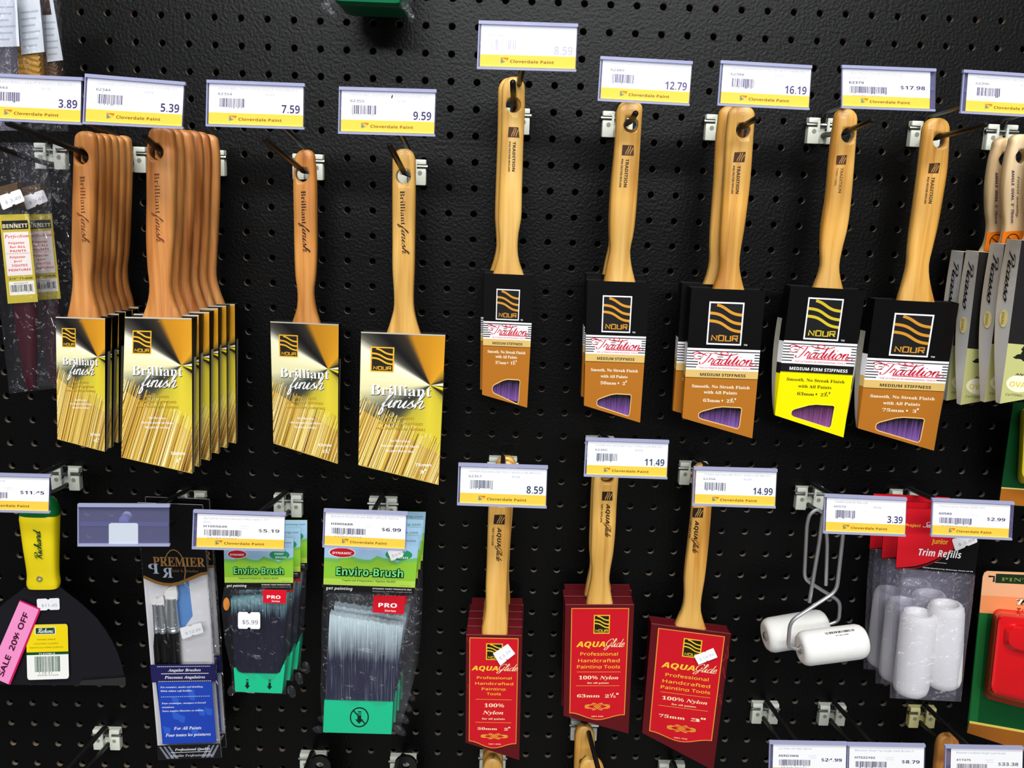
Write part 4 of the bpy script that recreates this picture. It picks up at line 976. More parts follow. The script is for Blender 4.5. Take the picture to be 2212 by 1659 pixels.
# ------------------------------------------------------------------ taping knife
org = at(95, 1070, .055); tk = thing('taping_knife', 'wide taping knife with yellow handle and pink sale sticker on its dark blade', 'taping knife', org)
mb = MB(); d = .055
rows = [(1109, 45, 126), (1140, 49, 125.5), (1181, 54, 125), (1215, 59, 125), (1240, 61.5, 125.5), (1258, 60, 128.5), (1268, 62.5, 128)]
rings = []
for k in range(21):
    v = 1109 + 159 * k / 20; l, r_ = interp(rows, v); A, B = at(l, v, d), at(r_, v, d); c = (A + B) / 2; hw = (B - A).length / 2; t = .0115 - .004 * k / 20; ax = (B - A).normalized()
    if k in (0, 20): hw *= .97; t *= .9
    rings.append([c + ax * hw * math.copysign(abs(math.cos(a)) ** .55, math.cos(a)) + V((0, t * math.copysign(abs(math.sin(a)) ** .55, math.sin(a)), 0)) for a in [6.28319 * j / 28 for j in range(28)]])
mb.loft(rings, 'yellow_rubber'); pcline(mb, (91, 1210), (86, 1146), 15, d + .0119, 'Richard', (16, 70, 40), .06)
mb.build('handle', tk)
mb = MB(); rings = []
for k in range(9):
    a = k / 8 * math.pi / 2; v = 1110 - 42 * math.sin(a); cw = 40 * math.cos(a) ** .7 + 2
    A, B = at(86 - cw, v, d), at(86 + cw, v, d); c = (A + B) / 2; hw = (B - A).length / 2; t = .0108 * max(math.cos(a) ** .6, .12)
    rings.append([c + V((hw * math.copysign(abs(math.cos(q)) ** .7, math.cos(q)), t * math.copysign(abs(math.sin(q)) ** .7, math.sin(q)), 0)) for q in [6.28319 * j / 28 for j in range(28)]])
mb.loft(rings, 'green_plastic'); mb.build('butt_cap', tk)
mb = MB(); c = at(86, 1250, d + .0085); prof_tube(c + V((0, .004, 0)), c + V((0, -.0015, 0)), [(0, .0034), (.7, .0034), (1, .0028), (1, .0017), (.5, .0015)], 'steel', mb, 20); mb.build('rivet', tk)
mb = MB()
rt = [(126, 1266), (145, 1281), (168.5, 1299), (190, 1318), (209, 1336), (227, 1360), (242.6, 1386), (255, 1412), (263, 1437), (268.5, 1460), (271, 1481)]
lf = [(2 * 92 - u - 6 * 0, v - (u - 95) * .02) for u, v in rt]
out = rt + [(92, 1480)] + lf[::-1]
mb.slab([at(u, v, d - .001 - (v - 1266) * .00001) for u, v in out], .0012, 'blade_steel')
ed = [(176, 1470), (271, 1463), (271.5, 1481), (170, 1480)]
mb.slab([at(u, v, d - .0002) for u, v in ed], .0004, 'dark_steel')
mb.build('blade', tk)
sticker(tk, [(79, 1294), (128, 1292), (129, 1317), (81, 1319)], d + .0006, '$11.45')
mb = MB(); P = pquad([(56, 1350), (146, 1348), (149, 1466), (59, 1469)], d + .0006)
rr = [(.06, 0), (.94, 0), (.98, .01), (1, .05), (1, .95), (.98, .99), (.94, 1), (.06, 1), (.02, .99), (0, .95), (0, .05), (.02, .01)]
mb.slab([P(a, b) for a, b in rr[::-1]], .0003, 'printed_gloss', (250, 250, 246))
shape(mb, P, [(.06, 0), (.94, 0), (.98, .01), (1, .05), (1, .5), (0, .5), (0, .05), (.02, .01)][::-1], (250, 222, 10), .0002)
rect(mb, P, .21, .05, .71, .18, (250, 250, 240), .0004); rect(mb, P, .23, .06, .69, .17, (10, 70, 36), .0006); cline(mb, P, 'Richard', .27, .66, .15, .075, (250, 250, 245), .07, .0009)
for s, a, b, y in (('TAPING KNIFE', .25, .70, .285), ('COUTEAU A JOINT', .18, .77, .36), ('ESPATULA PARA JUNTAS', .08, .88, .43)): line(mb, P, s, a, b, y, .036, (120, 96, 10), 'sans', .004, 1, .0006)
rect(mb, P, 0, .5, 1, .55, (10, 76, 36), .0005); line(mb, P, 'FLEXIBLE', .30, .68, .543, .036, (250, 250, 240), 'bold', 0, 1, .0008)
barcode(mb, P, .19, .58, .80, .90, (20, 84, 50), 30, 5, .0005); line(mb, P, '66395 01226', .25, .75, .935, .036, (60, 110, 80), 'sans', 0, 1, .0006)
o = mb.build('product_label', tk); o['label'] = 'yellow and white product label with green barcode'
mb = MB(); P = pquad([(42, 1299), (84, 1317), (18, 1478), (-27, 1459)], d + .0012)
mb.slab([P(0, 1), P(1, 1), P(1, 0), P(0, 0)], .0003, 'printed_paper', (250, 150, 206))
rect(mb, P, .97, 0, 1.09, 1, (206, 20, 90), -.0001); rect(mb, P, 0, -.02, 1.05, .01, (206, 20, 90), -.0001)
pline(mb, (6, 1462), (62, 1326), 17, d + .0018, 'SALE  20% OFF', (70, 10, 40), 'sans', .018, 2)
o = mb.build('sale_sticker', tk); o['label'] = 'pink sale sticker with a crimson edge'

# ------------------------------------------------------------------ flat pack of artist brushes
def artist_pack():
    d = .05; q = [(296, 1086), (437, 1091), (478, 1636), (343, 1641)]; W = pquad(q, d)
    t = thing('artist_brush_pack', 'slim hanging pack of three artist brushes with black header and blue foot', 'brush pack', W(.5, .02), 'slim artist brush packs')
    mb = MB(); mb.slab([W(0, 1), W(1, 1), W(1, 0), W(0, 0)], .0015, 'printed_gloss', (226, 224, 226))
    shape(mb, W, [(.41, .312), (.70, .298), (.72, .44), (.56, .49), (.44, .47)][::-1], (92, 140, 200), .0003)
    mb.build('backing_card', t)
    fm = MB(); W2 = lambda s, tt, l=0.0: W(s, tt, l + .0126)
    rect(fm, W2, 0, .2, .02, .7, None, -.001, 'clear_bag'); rect(fm, W2, .98, .2, 1, .7, None, -.001, 'clear_bag')
    hd = [(0, 0), (1, 0), (1, .270), (.9, .274), (.78, .287), (.66, .300), (.54, .312), (.42, .318), (.3, .316), (.18, .308), (.08, .297), (0, .288)]
    shape(fm, W2, hd[::-1], (12, 11, 11), .0003, 'printed_gloss'); ribbon(fm, W2, hd[2:], .02, (120, 84, 36), .0005, .006)
    br = (138, 98, 52)
    line(fm, W2, 'PREMIER', .17, .97, .245, .055, br, 'serif', .004, 3, .0006); line(fm, W2, 'Paint & Brushes', .42, .86, .268, .018, (96, 70, 40), 'serifit', 0, 1, .0006)
    for s, x, y in (('P', .09, .275), ('R', .30, .29)): line(fm, W2, s, x + .16, x, y, .06, (150, 160, 176), 'serif', 0, 2, .0007)
    ribbon(fm, W2, [(.5 + .16 * math.cos(a), .255 + .075 * math.sin(a)) for a in [(-2.6 + .35 * i) for i in range(10)]], .008, (130, 96, 50), .0007, .002)
    r = random.Random(3)
    rect(fm, W2, -.01, .63, 1.01, .70, (28, 26, 82), .0004); rect(fm, W2, .08, .70, .94, .94, (28, 66, 178), .0003)
    for i in range(9):
        x, y = r.uniform(.1, .8), r.uniform(.71, .9); shape(fm, W2, [(x, y), (x + .12, y + .01), (x + .10, y + .035), (x + .02, y + .03)][::-1], (44, 92, 200), .00035 + .00001 * i)
    for y in (.637, .695): 
        for i in range(28): rect(fm, W2, .10 + .03 * i, y, .118 + .03 * i, y + .0028, (220, 220, 236), .0006)
    for i in range(26): rect(fm, W2, .12 + .03 * i, .755, .136 + .03 * i, .758, (190, 200, 236), .0006)
    Wt = (244, 244, 250)
    line(fm, W2, 'Angular Brushes', .26, .78, .658, .017, Wt, 'serifit', 0, 2, .0008); rect(fm, W2, .15, .6655, .9, .6675, Wt, .0008); line(fm, W2, 'Pinceaux Angulaires', .20, .84, .686, .017, Wt, 'serifit', 0, 2, .0008)
    for s, a, b, y in (('For ceramics, masks and detailing.', .12, .80, .722), ('White taklon soft bristles.', .12, .62, .737), ('Pour céramique, masques et travail', .12, .82, .785), ('minutieux.', .12, .32, .80), ('Soies souples blanches en taklon.', .12, .78, .815)): line(fm, W2, s.replace('é', 'e'), a, b, y, .010, Wt, 'serifit', 0, 1, .0008)
    line(fm, W2, 'For All Paints', .28, .72, .886, .018, Wt, 'serifit', 0, 2, .0008); line(fm, W2, 'Pour toutes les peintures', .14, .86, .912, .018, Wt, 'serifit', 0, 2, .0008)
    rect(fm, W2, 0, .945, 1, 1, (16, 15, 18), .0005)
    for sg in (0, 1):
        for i in range(3):
            a = .02 + .07 * i; b = lambda x: x if not sg else 1 - x
            pts = [(b(a), .95), (b(a + .03), .95), (b(a + .16), .998), (b(a + .11), .998)]
            shape(fm, W2, pts if sg else pts[::-1], (120, 124, 140), .0007)
    line(fm, W2, 'Professional Quality', .27, .83, .968, .014, Wt, 'serifit', 0, 2, .0008); rect(fm, W2, .2, .974, .84, .9755, Wt, .0008); line(fm, W2, 'Qualité Professionnelle'.replace('é', 'e'), .2, .86, .992, .014, (190, 190, 200), 'serifit', 0, 1, .0008)
    fo = fm.build('printed_film', t); fo['label'] = 'printed black, navy and blue bands of the clear pouch'
    for (xt, yt, xb, yb, rt, rb, ang) in ((333, 1292, 356, 1600, 5.2, 8, 0), (346, 1290, 374, 1600, 7.2, 9, 0), (370, 1266, 389, 1600, 10.5, 10, 1)):
        o = thing_part = bpy.data.objects.new('artist_brush', None); COL.objects.link(o); o.parent = t
        T0, B0 = at(xt, yt, d + .006), at(xb, yb, d + .006); f = lambda k: T0.lerp(B0, k); s = (B0 - T0).length / 310
        fe0, fe1 = (1302 - yt + 2) / (yb - yt), (1364 - yt) / (yb - yt)
        if ang: fe0, fe1 = (1290 - yt) / (yb - yt), (1360 - yt) / (yb - yt)
        m = MB(); R0 = rt * s * 1.02
        m.loft([[f(k) + V((x * R0 * q, z * R0 * .35 * q, zz * R0 if k == 0 else 0)) for x, z, zz in ((-1, -1, -.5), (-.3, -1.2, -.1), (.4, -1.2, .3), (1, -1, .6), (1, 1, .6), (.4, 1.2, .3), (-.3, 1.2, -.1), (-1, 1, -.5))] for k, q in ((0, .85), (fe0 * .6, 1.05), (fe0 + .01, .95))], 'nap_core')
        m.build('bristles', o)
        m = MB(); prof_tube(f(fe0), f(fe1), [(0, R0 * .9), (.15, R0 * .82), (.5, R0 * .9), (.83, R0 * .95), (.85, R0 * 1.08), (.9, R0 * .92), (.94, R0 * 1.06), (1, R0)], 'steel', m, 16); m.build('ferrule', o)
        m = MB(); prof_tube(f(fe1), B0, [(0, R0 * .9), (.12, rb * s), (.4, rb * s * 1.05), (1, rb * s * .45)], 'black_plastic', m, 14); m.build('handle', o)
    sticker(t, [(388, 1357), (434, 1345), (440, 1366), (394, 1381)], d + .012, '$ 12.99')
    bag(t, [(296, 1086), (305, 1210), (327, 1425), (342, 1642)], [(440, 1091), (451, 1210), (468, 1425), (480, 1637)], d + .003, d + .003, 'clear_bag', thick=.008, seed=4, fold=.0004)
    return t
ap = artist_pack()
dup(ap, (.0005, .020, -.001), 'slim artist brush pack hanging hidden behind the first, its edge showing', (0, .004, 0))

# ------------------------------------------------------------------ bagged brush refills
bristle('bristle_large', (206, 232, 236), (52, 52, 92), 0, 1); bristle('bristle_small', (170, 214, 222), (20, 18, 46), 0, 1)
def refill(label, group, card, d, top_t, big, brq, capq, proq, bagL, bagR, ears, mat_b, hole_u):
    W = pquad(card, d); t = thing('brush_refill_pack', label, 'brush refill', W(.5, .05), group)
    mb = MB()
    mb.slab([W(0, 1), W(1, 1), W(1, 0), W(.58, 0), W(.56, .06), W(.44, .06), W(.42, 0), W(0, 0)], .001, 'printed_gloss', (150, 206, 60))
    # sky, hills and lawn of the printed picture
    n = 14; r = random.Random(5)
    hl = [(i / n, .40 + .035 * math.sin(i * 1.3) + .02 * math.sin(i * 2.9 + 1)) for i in range(n + 1)]
    shape(mb, W, [(1, 0), (.58, 0), (.56, .06), (.44, .06), (.42, 0), (0, 0)] + hl, (168, 206, 240), .0002)
    far = [(x, y + .06) for x, y in hl]; shape(mb, W, hl[::-1] + far, (120, 196, 96), .0002)
    rect(mb, W, 0, .58, 1, .64, (136, 212, 60), .0003); rect(mb, W, 0, .76, 1, .865, (188, 226, 84), .0003)
    rect(mb, W, 0, .865, 1, 1, (14, 14, 16), .0004)
    oval(mb, W, .19, .325, .145, .085, (250, 250, 250), .0004); oval(mb, W, .19, .325, .135, .075, (208, 18, 36), .0006); line(mb, W, 'DYNAMIC', .085, .295, .352, .056, (255, 255, 255), 'boldit', 0, 2, .0009)
    oval(mb, W, .80, .325, .145, .095, (40, 150, 100), .0004); line(mb, W, 'PAINT', .73, .86, .325, .055, (240, 250, 240), 'bold', 0, 1, .0007); line(mb, W, 'BRUSH', .74, .90, .392, .055, (240, 250, 240), 'bold', 0, 1, .0007)
    line(mb, W, 'getpainting.com', .58, .97, .10, .05, (20, 60, 90), 'ital', 0, 1, .0006)
    for ox, oy, cc, z in ((-.008, 0, 0, .0006), (.011, .012, 0, .0006), (.006, -.012, 0, .0006), (-.006, .014, 0, .0006), (0, 0, 1, .0009)): line(mb, W, 'Enviro-Brush', .135 + ox, .86 + ox, .70 + oy, .19, (120, 236, 130) if cc else (10, 40, 22), 'bold', 0 if cc else .012, 3, z)
    line(mb, W, 'Tapered Polyester/ Nylon Refill', .20, .78, .795, .045, (16, 60, 20), 'bold', -.004, 1, .0006); line(mb, W, 'Made in China', .84, .95, .845, .022, (60, 110, 30), 'sans', 0, 1, .0006)
    line(mb, W, 'get painting', .03, .32, .945, .07, (250, 250, 250), 'boldit', -.006, 2, .0008); line(mb, W, 'DYNAMIC PAINT PRODUCTS INC.', .54, .97, .915, .035, (240, 240, 240), 'bold', 0, 1, .0008); line(mb, W, 'MISSISSAUGA, ONTARIO, CANADA L5N 7N5', .54, .97, .955, .024, (200, 200, 200), 'sans', 0, 1, .0008)
    mb.build('header_card', t)
    B_ = MB(); F = [at(u, v, d + .003) for u, v in brq]; K = [at(u, v, d - .009) for u, v in brq]
    n = 40; fr = []; bk = []
    top = [F[0].lerp(F[1], i / n) + V((0, .002, random.Random(i).uniform(-.0012, .0012))) for i in range(n + 1)]
    B_.slab([F[3], F[2]] + top[::-1], .010, mat_b); B_.build('bristles', t)
    c = MB(); Cq = pquad(capq[:4], d + .005); body = [Cq(0, 1), Cq(1, 1), Cq(1, 0)]
    if not big: body = [Cq(0, 1), Cq(1, 1), Cq(1.03, -.28), Cq(.985, -.22), Cq(.93, .12), Cq(.86, .2), Cq(.14, .2), Cq(.07, .14), Cq(.01, -.05), Cq(-.02, -.02)]
    else: body += [Cq(0, 0)]
    c.slab(body, .016, 'refill_green')
    ink = (10, 34, 26)
    def arrow(P, cs, ct, w, h):
        rect(c, P, cs - w * .45, ct - h, cs + w * .45, ct - h * .82, ink, .0003); rect(c, P, cs - w * .45, ct - h * .66, cs + w * .45, ct - h * .5, ink, .0003)
        shape(c, P, [(cs - w * .45, ct - h * .36), (cs + w * .45, ct - h * .36), (cs + w * .45, ct + h * .3), (cs + w, ct + h * .3), (cs, ct + h), (cs - w, ct + h * .3), (cs - w * .45, ct + h * .3)][::-1], ink, .0003)
    if big:
        a = [6.28319 * i / 28 for i in range(29)]; ribbon(c, Cq, [(.52 + .13 * math.cos(x), .49 + .30 * math.sin(x)) for x in a], .009, ink, .0004, .021)
        ribbon(c, Cq, [(.43, .28), (.61, .70)], .009, ink, .0006, .021); arrow(Cq, .52, .50, .06, .2)
    else: arrow(Cq, .26, .64, .06, .22); arrow(Cq, .73, .64, .06, .22)
    c.build('base_clip', t)
    m = MB(); P = pquad(proq, d + .0085); m.slab([P(0, 1), P(1, 1), P(1, 0), P(0, 0)], .0006, 'printed_gloss', (216, 20, 40)); line(m, P, 'PRO', .17, .76, .66, .36, (255, 255, 255), 'bold', .006, 2, .0005); line(m, P, 'Series', .38, .74, .90, .16, (255, 255, 255), 'sans', .006, 1, .0005)
    o = m.build('grade_sticker', t); o['label'] = 'small red square sticker with white lettering'
    bag(t, bagL, bagR, d + .001, d - .002, 'clear_bag', thick=.0085, seed=9, ears=ears, puff=.45)
    return t
d = .10; card = [(702, 1150), (905, 1158), (895, 1287), (698, 1280)]
o0 = at(800, 1340, d).z; pz = at(800, 1156, d).z
bristle('bristle_large', (212, 232, 238), (40, 40, 66), at(780, 1425, d).z - at(800, 1156, d).z, at(780, 1335, d).z - at(800, 1156, d).z)
big = refill('foremost large brush refill bag under the $6.99 tag, wide green base clip', 'large bagged brush refills', card, d, .1, True, [(711.5, 1329), (871, 1356), (849, 1524), (702, 1520)], [(700.5, 1514), (849, 1518), (845.5, 1586), (698, 1582)],
    [(807, 1287), (876, 1288), (872, 1327), (805, 1323)], [(699, 1276), (695, 1330), (694, 1420), (692, 1500), (697, 1580)], [(896, 1282), (896, 1340), (892, 1420), (884, 1500), (862, 1586)], [(689, 1576, 14, 8, .1), (864, 1578, 16, 9, .7)], 'bristle_large', 800)
for i, (a, b) in enumerate((('second', ''), ('third', ''), ('rearmost', ''))):
    dup(big, (.0006 * (i + 1), .0205 * (i + 1), .0005 * i), '%s large brush refill bag in the bunch under the $6.99 tag' % a, (0, -.004 * (i + 1), .02))
d = .125; card = [(483, 1160), (634, 1163), (633, 1274), (485.5, 1274)]
bristle('bristle_small', (150, 200, 210), (16, 15, 40), at(558, 1345, d).z - at(558, 1166, d).z, at(558, 1285, d).z - at(558, 1166, d).z, .85)
sm = refill('foremost small brush refill bag under the $5.19 tag, with blank-topped white sticker', 'small bagged brush refills', card, d, .1, False, [(497, 1298), (620, 1289), (607, 1462), (508, 1458)], [(507, 1446), (612, 1448), (609, 1498), (508, 1494)],
    [(568, 1274), (619, 1275), (617, 1304), (568, 1302)], [(484, 1268), (478, 1310), (486, 1390), (500, 1450), (502, 1496)], [(632, 1270), (630, 1330), (626, 1400), (620, 1460), (618, 1500)], [(500, 1492, 8, 12, .3), (630, 1494, 9, 14, -.3)], 'bristle_small', 558)
sms = []
for i, a in enumerate(('second', 'rearmost')):
    sms.append(dup(sm, (.002 * (i + 1), .021 * (i + 1), .0015), '%s small brush refill bag in the bunch under the $5.19 tag' % a, (0, -.004 * (i + 1), .03)))
sticker(sm, [(514, 1322), (562, 1323), (562, 1359), (514, 1358)], d + .012, '$5.99', ink=(110, 110, 120))
m = MB(); m.slab([at(489 + 7 * math.cos(a), 1305 + 14 * math.sin(a), d + .004) for a in [-6.28319 * i / 14 for i in range(14)]], .0004, 'printed_paper', (206, 128, 50)); o = m.build('colour_dot', sm); o['label'] = 'small orange dot sticker'
sticker(big, [(837, 1191), (868, 1180), (871, 1202), (845, 1212)], .1045, '$ 6.99')
# ------------------------------------------------------------------ small foam rollers on wire frames
def mini_roller(label, e0, e1, rad, wire, d, printed_mark):
    A, B = at(*e0, d + .004), at(*e1, d - .002); t = thing('mini_roller', label, 'paint roller', (A + B) / 2, 'small rollers on one hook')
    rr = rad * ((at(e0[0] + 1, e0[1], d) - at(e0[0], e0[1], d)).length)
    mb = MB(); r = rr
    prof_tube(A, B, [(.02, r * .30), (0.0, r * .62), (.012, r * .80), (.05, r * .93), (.11, r), (.5, r * 1.01), (.89, r), (.95, r * .93), (.988, r * .8), (1, r * .55), (.98, r * .25)], 'nap_white', mb, 40)
    if printed_mark:
        ax = (B - A); n = ax.normalized(); up = V((0, 0, 1)); up = (up - n * up.dot(n)).normalized(); fr = up.cross(n)
        if fr.y > 0: fr = -fr
        def S_(x, y, l=0):
            an = math.radians(90 - 12 - 30 * y); return A + ax * (.36 + .46 * x) + (up * math.sin(an) + fr * math.cos(an)) * (r * 1.012 + l)
        barcode(mb, lambda s, tt, l=0: S_(s, tt * .5, l), 0, .15, 1, .8, (40, 40, 44), 22, 8, .0006)
        barcode(mb, lambda s, tt, l=0: S_(s, .5 + tt * .3, l), .3, .3, .72, .7, (60, 60, 64), 14, 9, .0006)
    mb.build('sleeve', t)
    m = MB(); prof_tube(A + (A - B).normalized() * .0012, A.lerp(B, .06), [(0, .0028), (.25, .0045), (.4, .0045), (.45, .0035), (1, .0035)], 'steel', m, 16); m.build('end_cap', t)
    w_ = MB(); pts = [at(u, v, d + dd) for u, v, dd in wire]
    P = []
    for i in range(len(pts)):                  # rounded bends
        if 0 < i < len(pts) - 1:
            a = (pts[i - 1] - pts[i]); b = (pts[i + 1] - pts[i]); k = min(.008, a.length * .4, b.length * .4)
            p0, p2 = pts[i] + a.normalized() * k, pts[i] + b.normalized() * k
            for f in (0, .25, .5, .75, 1): P.append(p0 * (1 - f) ** 2 + pts[i] * 2 * f * (1 - f) + p2 * f * f)
        else: P.append(pts[i])
    w_.tube(P, .0019, 'steel', 10, True); w_.build('wire_frame', t)
    return t
mini_roller('white mini roller hanging nearer the shopper, its wire end crossing over its mate', (1727, 1402), (1867, 1384), 37, [(1748, 1301, .0), (1770, 1170, .002), (1777, 1112, .004), (1797, 1096, .004), (1822, 1118, .004), (1821, 1156, .004), (1807, 1277, .006), (1707, 1342, .006), (1702, 1398, .005), (1732, 1404, .004)], .115, True)
mini_roller('white mini roller tucked behind its mate, metal hub showing at its open end', (1652, 1374), (1784, 1352), 37, [(1784, 1264, .0), (1787, 1170, .003), (1782, 1112, .004), (1765, 1099, .004), (1748, 1112, .004), (1743, 1135, .004), (1737, 1251, .004), (1815, 1299, -.002), (1812, 1342, -.006), (1780, 1352, -.006)], .07, False)

# ------------------------------------------------------------------ bagged roller refills
def refills():
    d = .111; card = [(1944, 1097), (2124, 1104), (2106, 1243), (1935, 1228)]; W = pquad(card, d)
    t = thing('roller_refill_pack', 'foremost bag of two white roller refills with red and black header', 'roller refills', W(.5, .05), 'bagged roller refills')
    mb = MB(); mb.slab([W(0, 1), W(1, 1), W(1, 0), W(0, 0)], .001, 'printed_gloss', (16, 14, 15))
    cv = [(0, .985), (.12, .965), (.25, .93), (.38, .87), (.5, .79), (.62, .69), (.76, .55), (.9, .40), (1, .30)]
    shape(mb, W, [(1, 0), (0, 0)] + cv, (214, 16, 34), .0003); ribbon(mb, W, [(x, min(y + .035, .995)) for x, y in cv], .008, (120, 10, 20), .0004, .012)
    line(mb, W, 'Project', .08, .27, .30, .07, (248, 200, 60), 'boldit', -.004, 2, .0007); cline(mb, W, 'Select', .29, .50, .30, .09, (250, 250, 250), .05)
    line(mb, W, 'Junior', .42, .62, .55, .11, (244, 196, 50), 'sans', .014, 2, .0008); line(mb, W, 'Trim Refills', .27, .80, .755, .16, (250, 250, 250), 'boldit', .0, 2, .0008)
    rect(mb, W, .48, .845, .63, .852, (200, 200, 200), .0005); line(mb, W, 'PINTAR Manufacturing, Mississauga, Ontario L4V 1P9', .34, .97, .955, .026, (230, 230, 230), 'bold', 0, 1, .0006)
    mb.build('header_card', t)
    for (u0, v0, u1, v1, rp, dd) in ((1987, 1322, 1965, 1496, 37.5, -.0042), (2044, 1304, 2036, 1480, 37.5, -.0055)):
        A, B = at(u0, v0, d + dd), at(u1, v1, d + dd + .002); r = rp * (at(1001, 1400, d) - at(1000, 1400, d)).length
        m = MB(); prof_tube(A, B, [(.10, r * .5), (.03, r * .62), (0.0, r * .70), (.005, r * .84), (.04, r * .95), (.1, r), (.5, r * 1.015), (.9, r), (.96, r * .93), (.995, r * .75), (1, r * .45)], 'nap_white', m, 36); m.build('refill_roll', t)
    bag(t, [(1936, 1226), (1930, 1300), (1926, 1400), (1922, 1508)], [(2107, 1240), (2099, 1320), (2088, 1400), (2076, 1516)], d - .002, d - .002, 'milky_bag', thick=.019, seed=12, puff=.05, fold=.0006, pw=14)
    sticker(t, [(2056, 1165), (2107, 1152), (2112, 1171), (2064, 1191)], d + .0015, '$ 2.99')
    return t
rf = refills()
dup(rf, (.004, .0405, -.0075), 'second bag of white roller refills, half covered by the foremost bag', (0, .006, 0))
dup(rf, (.009, .081, -.014), 'rearmost bag of white roller refills, showing beside the small rollers', (0, .012, 0))

# ------------------------------------------------------------------ grey-sided sleeves of pale-handled brushes
def pale_brush():
    d = .125; TL, TR, BR, BL = [at(u, v, k) for (u, v), k in zip([(2207, 519), (2395, 536), (2352, 838), (2160, 872)], (d, d, d - .006, d - .006))]
    t = thing('paint_brush', 'foremost pale-handled brush in a grey-sided sleeve, cut by the picture edge', 'paint brush', at(2302, 300, d - .008), 'pale-handled brushes in grey-sided sleeves')
    mb = MB(); P = wquad(TL, TR, BR, BL); th = .0235
    rect(mb, P, 0, 0, 1, .62, (34, 32, 32), 0, 'printed_gloss'); mb.tess([[P(0, .62), P(0, 1), P(1, P.tb(1)), P(1, .62)]], 'printed_gloss', (196, 196, 128))
    r = random.Random(4)
    for x0, y0, w, h in ((.08, .70, .30, .04), (.16, .66, .14, .10), (.45, .69, .36, .05), (.55, .73, .3, .02)):     # blots of a printed tree line
        n = 22; shape(mb, P, [(x0 + w / 2 + w * .5 * math.cos(-6.28319 * k / n) * r.uniform(.7, 1.1), y0 + h * .55 * math.sin(-6.28319 * k / n) * r.uniform(.5, 1.2)) for k in range(n)], (20, 24, 16), .0003 + x0 * .0001)
    oval(mb, P, .19, .865, .15, .055, (244, 240, 214), .0004); line(mb, P, 'OVAL', .08, .32, .887, .05, (228, 206, 90), 'bold', .004, 2, .0006)
    line(mb, P, 'ANGLE', .13, .34, .815, .022, (30, 30, 20), 'boldit', 0, 1, .0006); line(mb, P, 'CUTTING & TRIM', .05, .42, .945, .02, (60, 64, 40), 'ital', .004, 1, .0006)
    # left side panel: silver, tapering to the foot, lettered from top to bottom
    n = 18
    bk = lambda f: TL.lerp(BL, f) + V((-.0005 - .004 * math.sin(math.pi * f) ** 1.2, th * (1 - .72 * f ** 1.6), 0))
    F = [TL.lerp(BL, i / n) for i in range(n + 1)]; K = [bk(i / n) for i in range(n + 1)]
    M1 = [a.lerp(b, .72) for a, b in zip(F, K)]
    for i in range(n):
        mb.poly([F[i], M1[i], M1[i + 1], F[i + 1]], 'printed_gloss', (200, 200, 198)); mb.poly([M1[i], K[i], K[i + 1], M1[i + 1]], 'printed_paper', (206, 200, 186))
    nm = V((-1, -.25, .05)).normalized() * .0006
    Sd = lambda a, f: TL.lerp(BL, f).lerp(bk(f), a) + nm
    cursive(mb, lambda x, y: Sd(.46 - .42 * (y - .4), .06 + .32 * x), 'Picasso', (16, 14, 14), .055)
    pts = [Sd(.42 + .27 * math.cos(6.28319 * k / 18), .475 + .055 * math.sin(6.28319 * k / 18)) + nm * .4 for k in range(18)]; mb.poly(pts, 'ink', (238, 226, 160))
    text(mb, lambda x, y: Sd(.55 - .25 * y, .435 + .08 * x) + nm * .9, 'OVAL', (200, 160, 40), 'bold', .004, 1)
    b = [K[0], TR + V((0, th, 0)), BR + V((0, .005, 0)), K[n]]
    mb.poly([TR, BR, b[2], b[1]], 'printed_gloss', (40, 38, 38)); mb.poly([b[0], b[3], b[2], b[1]][::-1], 'printed_paper', (206, 200, 186)); mb.poly([BL, b[3], b[2], BR], 'printed_paper', (206, 200, 186))
    # thin upstanding walls of the open top
    lip = MB()
    mb.poly([TL + V((0, 0, -.004)), TR + V((0, 0, -.004)), b[1] + V((0, 0, -.004)), b[0] + V((0, 0, -.004))], 'printed_paper', (206, 200, 186))
    sl = mb.build('sleeve', t); sl['label'] = 'sleeve with silver side panel and olive front'
    dh = d - .0115
    handle(t, (2301, 247), [(268, 2277, 2327), (300, 2268, 2328), (360, 2259, 2319), (420, 2258, 2315), (458, 2261, 2310), (500, 2253, 2311), (526, 2237, 2331), (536, 2233, 2337)], dh, 'wood_pale', (2299, 300), decor=lambda m, dd: (pline(m, (2284, 330), (2281, 452), 9, dd, 'ANGLE  OVAL  3" 75mm', (70, 50, 110), 'bold', 0, 1), pline(m, (2297, 345), (2293, 440), 7, dd, 'Finest quality', (90, 70, 60), 'ital', .004, 1)))
    m = MB(); P2 = pquad([(2263, 473), (2309, 470), (2309, 516), (2255, 518)], dh + .0092); m.slab([P2(0, 1), P2(1, 1), P2(1, 0), P2(0, 0)], .0008, 'printed_gloss', (232, 120, 20)); 
    ribbon(m, P2, [(.5 + .3 * math.cos(6.28319 * k / 20), .5 + .36 * math.sin(6.28319 * k / 20)) for k in range(21)], .025, (60, 30, 10), .0004); ribbon(m, P2, [(.28, .3), (.72, .72)], .025, (60, 30, 10), .0006)
    o = m.build('round_sign_sticker', t); o['label'] = 'orange sticker with a crossed-out circle'
    return t
pb = pale_brush()
ref = at(2207, 519, .125)
for lab, u, v, k in (('second pale-handled brush from the front, its grey sleeve side facing the shopper', 2170, 527, .099), ('third pale-handled brush from the front, in a grey-sided sleeve', 2115, 544, .073), ('rearmost pale-handled brush, its grey sleeve partly behind the 75mm brush', 2082, 544, .047)):
    dup(pb, at(u, v, k) - ref, lab)

